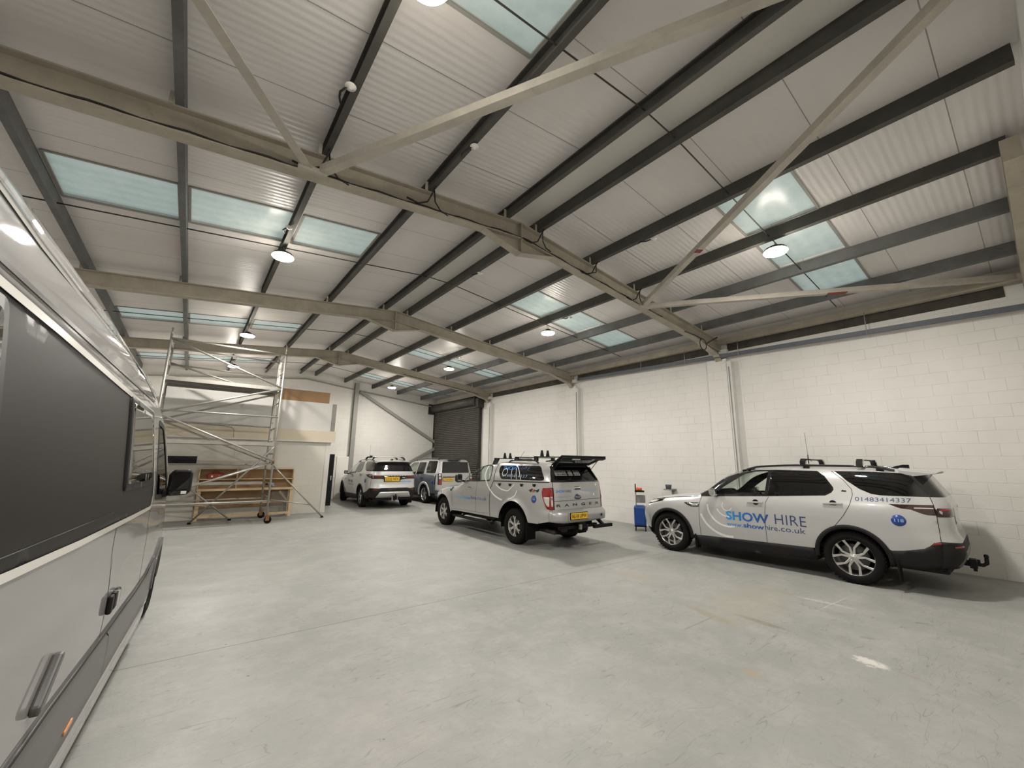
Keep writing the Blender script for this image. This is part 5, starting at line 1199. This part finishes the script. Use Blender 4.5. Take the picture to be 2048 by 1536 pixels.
# ------------------------------------------------------------ high roof van at the left edge
VAN = Shape(wz=[(.15, .975), (.24, .995), (.65, 1.0), (1.14, 1.0), (1.18, .991), (1.4, .99), (1.8, .965), (2.3, .92), (2.42, .905), (2.50, .900), (2.53, .880), (2.66, .872), (2.70, .852), (2.85, .845), (3.0, .80)],
    ztop=[(-5.7, 2.90), (-5, 2.95), (-4, 2.94), (-3, 2.87), (-2.2, 2.79), (-1.5, 2.72), (-.9, 2.60), (-.3, 2.38), (.15, 2.02), (.72, 1.44), (.95, 1.28), (1.2, 1.12), (1.4, .8)],
    xr=[(.2, -5.55), (1, -5.6), (3, -5.5)], xf=[(.2, 1.2), (.5, 1.42), (.9, 1.42), (1.1, 1.38)], nf=7, nr=16, m=3.2, zc=.42, xm=-2.0)
t = thing('high_roof_van', 'large silver high roof van with matt black side panel along the left edge', 'van', (-1.154, 6.411, 0), PI/2-R(3.554))
b = Body(VAN, t, [(.2, -5.35), (3, -5.3)], -5.2, 1.12); b.paint = M['vanpaint']; S = VAN; root = t
b.zs = lambda x: VAN.zt(x)-.10
wfx, wrx = .36, -3.95-.2
PAN = rnd([(-5.0, 1.46), (-4.2, 1.425), (-3.4, 1.395), (-2.0, 1.362), (-1.05, 1.345), (-1.02, 1.50), (-1.18, 1.9), (-1.36, 2.21), (-2.8, 2.262), (-4.0, 2.315), (-5.0, 2.345)], .05)
DW = rnd([(-.93, 2.16), (-.58, 2.13), (-.25, 1.86), (.20, 1.42), (.15, 1.36), (-.80, 1.42)], .04)
top = [(-5.2+(6.32)*i/60, b.zs(-5.2+6.32*i/60)) for i in range(61)]
low = [(1.12, .45)]+arc(wfx, .36, .42, 0, 180, 22)+[(-.07, .26), (-5.32, .26)]
body = low+[(-5.33, 1.2), (-5.31, 2.2)]+top
b.part('side_panel', b.paint, 'side', body, [PAN, DW], st=.07)
b.part('black_side_panel', M['vanblack'], 'side', PAN, st=.08); b.line('panel_trim', M['vantrim'], 'side', [PAN+[PAN[0]]], w=.034, off=.006)
b.line('panel_crease', M['gloss'], 'side', [[(-4.9, 1.505), (-2.68, 1.468)]], w=.004, off=.002)
b.part('door_window', M['glassT'], 'side', DW, st=.08, off=-.003); b.line('window_rubber', M['black'], 'side', [DW+[DW[0]]], w=.05, off=.003)
SW = rnd([(-2.36, 1.625), (-1.24, 1.615), (-1.42, 2.18), (-2.36, 2.205)], .04)
b.part('side_window_frame', M['black'], 'side', rnd([(-2.46, 1.58), (-1.16, 1.57), (-1.38, 2.215), (-2.46, 2.245)], .05), off=.010, thick=.012, st=.08); b.part('side_window', M['mirrorwin'], 'side', SW, off=.013, thick=.004, st=.06)
AW = rnd([(-5.0, 1.62), (-4.42, 1.60), (-4.46, 2.29), (-5.0, 2.31)], .04)
b.part('side_window_frame', M['black'], 'side', AW, off=.010, thick=.012, st=.1); b.part('side_window', M['glassD'], 'side', rnd([(-4.96, 1.66), (-4.47, 1.64), (-4.50, 2.25), (-4.96, 2.27)], .03), off=.013, thick=.003, st=.1)
# roof side creases with painted shadow line, gutter
b.line('roof_gutter', M['vanlow'], 'side', [[(x, 2.40-.024*(x+4.5)) for x in [-5.1+.2*i for i in range(20)]]], w=.020, off=.004)
b.line('roof_gutter_trim', M['chrome'], 'side', [[(x, 2.372-.027*(x+4.5)) for x in [-5.1+.2*i for i in range(20)]]], w=.010, off=.008)
c1 = [(-5.0, 2.65), (-4.52, 2.623), (-4.18, 2.592), (-3.66, 2.568), (-2.71, 2.545), (-1.8, 2.48), (-1.2, 2.36)]
b.line('roof_rib_and_shade', M['greyedge'], 'side', [c1], w=.022, off=.003); b.line('roof_rib_and_shade', b.paint, 'side', [[(x, z+.03) for x, z in c1]], w=.022, off=.010)  # grey strip is a painted shadow line; the body-colour strip is the rib
b.part('lower_cladding', M['vanlow'], 'side', [(-5.3, .66), (-3.75, .668), (-3.37, .672), (-2.51, .655), (-1.2, .640), (-.60, .655), (-.10, .735), (-.08, .60), (-.07, .40), (-.40, .33), (-5.3, .33)], off=.012, thick=.02, st=.09)
b.line('cladding_edge', M['black'], 'side', [[(-5.3, .665), (-3.37, .675), (-2.51, .658), (-1.2, .643), (-.60, .658), (-.10, .74)]], w=.012, off=.014)
b.part('sill', b.paint, 'side', [(-5.3, .325), (-.45, .325), (-.45, .19), (-5.3, .19)], off=.02, thick=.02, st=.1)
b.part('arch_moulding', M['vanlow'], 'side', arc(wfx, .36, .50, -4, 176, 24)+arc(wfx, .36, .41, 176, -4, 24), off=.022, thick=.04, st=.07)
b.line('panel_gaps', M['seam'], 'side', [[(-2.50, 1.385), (-2.49, 1.1), (-2.40, .86), (-2.44, .67)], [(-1.02, 1.34), (-1.0, .66)], [(.42, 1.30), (.44, .8)]], w=.010)
b.line('filler_flap_gap', M['seam'], 'side', [[(-2.32, .66), (-2.20, .60), (-2.16, .50), (-2.20, .36)]], w=.006, off=.014)
for sd in (1, -1):
    y = sd*S.W(-3.5, .85)
    h = link('door_handle', MB().prism([(-3.67, .765), (-3.62, .765), (-3.44, .905), (-3.44, .935), (-3.48, .935), (-3.67, .80)], y, y+sd*.035, 'xz'), M['vanlow'], root, bevel=.010)
    y = sd*S.W(-2.2, .85)
    mbb = MB()
    for k in range(3): mbb.box(-2.42+k*.10, -2.35+k*.10, min(y, y+sd*.03), max(y, y+sd*.03), .79, .905)
    link('door_handle', mbb, M['black'], root, bevel=.012); link('handle_key_plate', MB().box(-2.24, -2.20, min(y, y+sd*.034), max(y, y+sd*.034), .80, .90), M['chrome'], root, bevel=.006)
    b.part('side_marker', M['amber'], 'side', rnd([(-3.0, .375), (-2.87, .385), (-2.87, .41), (-3.0, .40)], .01), off=.018, thick=.006, st=.05, sides=(sd,))
    # mirror
    yy = lambda a: sd*a
    m0 = link('door_mirror', MB().prism([(yy(1.02), 1.385), (yy(1.21), 1.395), (yy(1.235), 1.44), (yy(1.235), 1.64), (yy(1.21), 1.68), (yy(1.06), 1.68), (yy(1.02), 1.62)], -.25, -.12, 'yz'), M['black'], root, bevel=.03)
    link('mirror_glass', MB().prism([(yy(1.04), 1.455), (yy(1.21), 1.46), (yy(1.215), 1.65), (yy(1.07), 1.655)], -.256, -.250, 'yz'), M['glassD'], m0); link('wide_angle_glass', MB().prism([(yy(1.045), 1.40), (yy(1.21), 1.405), (yy(1.21), 1.445), (yy(1.045), 1.44)], -.256, -.250, 'yz'), M['glassD'], m0)
    link('mirror_sticker', MB().prism([(yy(1.15), 1.408), (yy(1.20), 1.408), (yy(1.20), 1.44), (yy(1.15), 1.44)], -.259, -.256, 'yz'), M['whitevinyl'], m0)
    link('mirror_arm', MB().prism([(yy(.97), 1.37), (yy(1.04), 1.38), (yy(1.04), 1.48), (yy(.97), 1.45)], -.22, -.13, 'yz'), M['black'], m0, bevel=.02)
    for x in (wfx, -4.1): wheel(root, x, sd*.86, sd, .345, .235, .20, (M['alloydark'], M['alloydark']), 'split', 6)
wheelwell(root, (wfx,), .36, .40, .96); wheelwell(root, (-4.1,), .36, .40, .90)
b.part('roof', b.paint, 'top', [(x, S.W(x, b.zs(x))) for x in [-5.2+.2*i for i in range(26)]]+[(x, -S.W(x, b.zs(x))) for x in reversed([-5.2+.2*i for i in range(26)])], st=.13)
b.part('windscreen', M['glassT'], 'top', top_poly(b, -.20, .62), st=.1); b.part('bonnet', b.paint, 'top', top_poly(b, .62, 1.12), st=.1)
zt_e = b.zs(-5.2); b.part('rear_doors', b.paint, 'rear', pedge(b, .40, zt_e, 12, 1)+rear_top(b)[1:-1]+pedge(b, zt_e, .40, 12, -1), [rnd([(.75, 1.4), (.70, 2.2), (-.70, 2.2), (-.75, 1.4)], .06)], st=.14)
b.part('rear_window', M['glassD'], 'rear', rnd([(.75, 1.4), (.70, 2.2), (-.70, 2.2), (-.75, 1.4)], .06), st=.14)
for sg in (1, -1): b.part('tail_lamp', M['red'], 'rear', rnd([(sg*.84, .9), (sg*.84, 1.35), (sg*.93, 1.35), (sg*.93, .9)], .02), off=.008, thick=.01, st=.08)
b.part('rear_bumper', M['vanlow'], 'rear', pedge(b, .30, .55, 4, 1)+pedge(b, .55, .30, 4, -1), off=.03, thick=.04, st=.1)
front_simple(b)
underbody(root, -5.1, -.1, .90, .24, .40); link('interior', MB().box(-5.1, .5, -.85, .85, .42, .55).box(-1.35, -1.30, -.88, .88, .5, 2.3), M['interior'], root)
for y in (.45, -.45): seat(root, -.55, y, .85, M['seatgrey'])

# ------------------------------------------------------------ scaffold tower
sc = thing('scaffold_tower', 'aluminium mobile scaffold tower with two decks standing in front of the workbench', 'scaffold tower', (0, 0, 0))
x0, x1, ya, yb = -.78, 1.96, 13.83, 15.17
def tube(name, P, r=.028, mat='alu', n=10, parent=sc): return link(name, MB().tube(P, r, n), M[mat], parent)
lev = [.25, .60, 1.70, 2.24, 3.02, 3.88, 4.98]
for x in (x0, x1):
    for y in (ya, yb):
        p = tube('upright', [(x, y, .20), (x, y, 5.05)])
        link('spigot', MB().tube([(x, y, 5.05), (x, y, 5.10), (x, y, 5.22)], [.03, .022, .018], 10), M['alu'], p)
        link('joint_collar', MB().tube([(x, y, 1.66), (x, y, 1.80)], .034, 10), M['rust'] if y == ya and x > 0 else M['alu'], p)
        cs = link('castor', MB().lathe([(.03, -.022), (.095, -.020), (.10, 0), (.095, .020), (.03, .022)], 24, 'y', T=Matrix.Translation((x+.04, y, .10))), M['rubber'], sc)
        link('castor_fork', MB().box(x-.02, x+.07, y-.04, y-.028, .08, .22).box(x-.02, x+.07, y+.028, y+.04, .08, .22).box(x-.03, x+.07, y-.045, y+.045, .20, .225).tube([(x, y, .2), (x, y, .34)], .018, 8), M['rust'], cs)
    zz = [.30, .72, 1.10, 1.48, 1.95, 2.33, 2.71, 3.10, 3.48, 3.85, 4.42, 4.95]
    for z in zz: tube('rung', [(x, ya, z), (x, yb, z)], .019)
ladder = MB()
for dy in (.0, .32): ladder.box(x1-.02, x1+.02, ya+.78+dy, ya+.80+dy+.02, 2.3, 4.85)
for k in range(10): ladder.tube([(x1, ya+.80, 2.42+.25*k), (x1, ya+1.12, 2.42+.25*k)], .014, 8)
link('ladder', ladder, M['white'], sc)
link('toeboard', MB().box(x1-.015, x1+.015, ya+.05, ya+.28, 2.3, 3.86), M['alu'], sc)
for y, z0, z1 in ((ya, .62, .62), (ya+.0, 3.02, 3.02), (yb, .60, .60), (yb, 2.82, 2.80), (ya-.02, 4.93, 4.93), (yb, 4.95, 4.95), (ya, 4.42, 4.42), (yb, 4.45, 4.45), (yb, 1.62, 1.62)):
    if (y, z0) == (ya, 4.42): continue
    tube('guard_rail', [(x0, y, z0), (x1, y, z1)], .025)
for y, za, zb in ((ya, 4.93, 3.92), (yb, 4.40, 3.42), (ya, 3.86, 2.92), (yb, 3.86, 2.86), (ya-.03, 2.90, 1.72), (yb, 2.80, 1.70), (yb-.03, 1.66, .64), (ya, 1.66, .62)):
    if (y, za) == (ya, 4.93): P = [(x0, y, za), (x1, y, 3.90)]
    elif (y, za) == (yb, 4.40): P = [(x0, y, 4.50), (x0+1.9, y-.5, 3.95)]
    elif (y, za) == (ya, 3.86): P = [(x0, y, 2.95), (x1, y, 3.88)]
    elif (y, za) == (yb, 3.86): P = [(x0, y, 2.86), (x1, y, 3.86)]
    elif za == 2.90: P = [(x0, y, 2.92), (x1, y, 1.74)]
    elif za == 2.80: P = [(x0, y, 2.84), (x1, y, 1.72)]
    elif za == 1.66 and y < yb-.1: P = [(x0+.6, y, .95), (x1, y, 1.70)]
    else: P = [(x0, y, .64), (x1, y, 1.68)]
    tube('diagonal_brace', P, .027)
def deck(z, name, ycut):
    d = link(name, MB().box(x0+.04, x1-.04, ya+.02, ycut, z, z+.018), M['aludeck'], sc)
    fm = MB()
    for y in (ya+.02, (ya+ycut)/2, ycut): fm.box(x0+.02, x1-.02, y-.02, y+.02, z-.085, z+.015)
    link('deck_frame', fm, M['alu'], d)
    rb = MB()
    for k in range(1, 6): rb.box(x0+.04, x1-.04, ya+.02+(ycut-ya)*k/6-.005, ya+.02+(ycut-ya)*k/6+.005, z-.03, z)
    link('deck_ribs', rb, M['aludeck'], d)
    for x in (x0+.03, x1-.05): link('deck_hook', MB().box(x-.03, x+.03, ya+.02, ya+.08, z-.04, z+.05).box(x-.03, x+.03, ycut-.08, ycut-.02, z-.04, z+.05), M['alu'], d)
    return d
deck(3.90, 'upper_deck', yb-.04); deck(2.26, 'lower_deck', ya+.66)
link('deck_beam', MB().box(x0+.1, x1-.1, ya+.8, ya+.86, 1.05, 1.13), M['alu'], sc)
# outriggers
for foot, px, py, s in (((.236, 14.75), x1, ya, 1), ((3.58, 14.35), x1, yb-.6, 1), ((1.18, 15.05), x0, yb, -1), ((-1.9, 12.9), x0, ya, -1)):
    f = Vector((foot[0], foot[1], .03)); topz = 2.16 if foot[0] < 1 and s > 0 else 1.72
    tp = Vector((px, py, topz)); o = tube('outrigger', [f, tp], .024)
    link('rubber_foot', MB().tube([(f.x, f.y, 0), (f.x, f.y, .05)], [.05, .035], 12), M['rubber'], o)
    mid = f.lerp(tp, .22); link('outrigger_strut', MB().tube([mid, (px, py, .62)], .019, 8), M['alu'], o)

# ------------------------------------------------------------ trolley in front of the nearest car
tr = thing('tool_trolley', 'blue wheeled case with black folding handle and orange topped tray by the right wall', 'trolley', (10.22, 7.20, 0), R(35))
link('blue_case', MB().box(-.25, .22, -.16, .16, .14, .66), M['caseblue'], tr, bevel=.05)
link('case_trim', MB().box(-.06, .06, -.155, -.14, .50, .56).box(-.20, .20, -.146, -.142, .40, .415), M['black'], tr)
bs = link('wheel_base', MB().box(-.22, .22, -.16, .16, .11, .15), M['black'], tr, bevel=.01)
for x in (-.19, .19):
    for y in (-.13, .13): link('castor', MB().lathe([(.012, -.014), (.036, -.012), (.036, .012), (.012, .014)], 14, 'y', T=Matrix.Translation((x, y, .036))).box(x-.015, x+.015, y-.02, y-.016, .03, .12), M['rubber'], bs)
link('handle_post', MB().tube([(.16, .10, .14), (.16, .10, 1.12)], .016, 8), M['greyedge'], tr)
link('folding_handle', MB().tube([(-.10, .10, 1.20), (-.08, .10, 1.24), (.20, .10, 1.24), (.22, .10, 1.20), (.16, .10, 1.08), (0, .10, 1.05), (-.10, .10, 1.20)], .014, 8), M['black'], tr)
link('tray', MB().box(.02, .34, -.14, .12, 1.02, 1.06), M['black'], tr, bevel=.01); link('orange_roll', MB().tube([(.10, -.08, 1.10), (.10, .10, 1.10)], .045, 16), M['orange'], tr); link('white_box', MB().box(.17, .28, -.08, .06, 1.06, 1.15), M['white'], tr, bevel=.01)
link('lower_case', MB().box(.18, .42, -.16, .10, .72, .92), M['greyedge'], tr, bevel=.02)
pot = tag(link('blue_grey_tub', MB().lathe([(.07, 0), (.085, .10), (.085, .12), (.07, .12)], 20, 'z', T=Matrix.Translation((10.78, 6.62, 1.13))), M['pipe']), 'small grey blue tub standing on a shelf bracket at the right wall behind the bonnet', 'tub')
tag(link('wall_bracket', MB().box(10.66, XR-.001, 6.53, 6.71, 1.10, 1.13).box(10.98, XR-.001, 6.60, 6.64, .95, 1.10), M['greyedge']), 'small bracket shelf on the right wall carrying the grey blue tub', 'bracket')

# ------------------------------------------------------------ camera, world, look
cam = bpy.data.cameras.new('camera'); co = bpy.data.objects.new('camera', cam); COL.objects.link(co); SC.camera = co
F, PT, YW, RO, CX, CY, H = 815.3, .1942, .6572, .0143, 1021.1, 763.1, 1.82
f = Vector((math.sin(YW)*math.cos(PT), math.cos(YW)*math.cos(PT), math.sin(PT))); r0 = Vector((math.cos(YW), -math.sin(YW), 0)); u0 = r0.cross(f)
rt = r0*math.cos(RO)+u0*math.sin(RO); up = -r0*math.sin(RO)+u0*math.cos(RO)
mw = Matrix((rt, up, -f)).transposed().to_4x4(); mw.translation = (0, 0, H); co.matrix_world = mw
cam.sensor_width = 36; cam.lens = F/2048*36; cam.shift_x = -(CX-1024)/2048; cam.shift_y = (CY-768)/2048; cam.clip_start = .02; cam.clip_end = 100
w = bpy.data.worlds.new('dusk'); SC.world = w; w.use_nodes = True; bg = w.node_tree.nodes['Background']
bg.inputs[0].default_value = (.66, .80, .80, 1); bg.inputs[1].default_value = SKY_STR
vs = SC.view_settings; SC.display_settings.display_device = 'sRGB'; vs.view_transform = 'Standard'; vs.look = 'None'; vs.gamma = 1; vs.use_curve_mapping = False; vs.exposure = EXPO
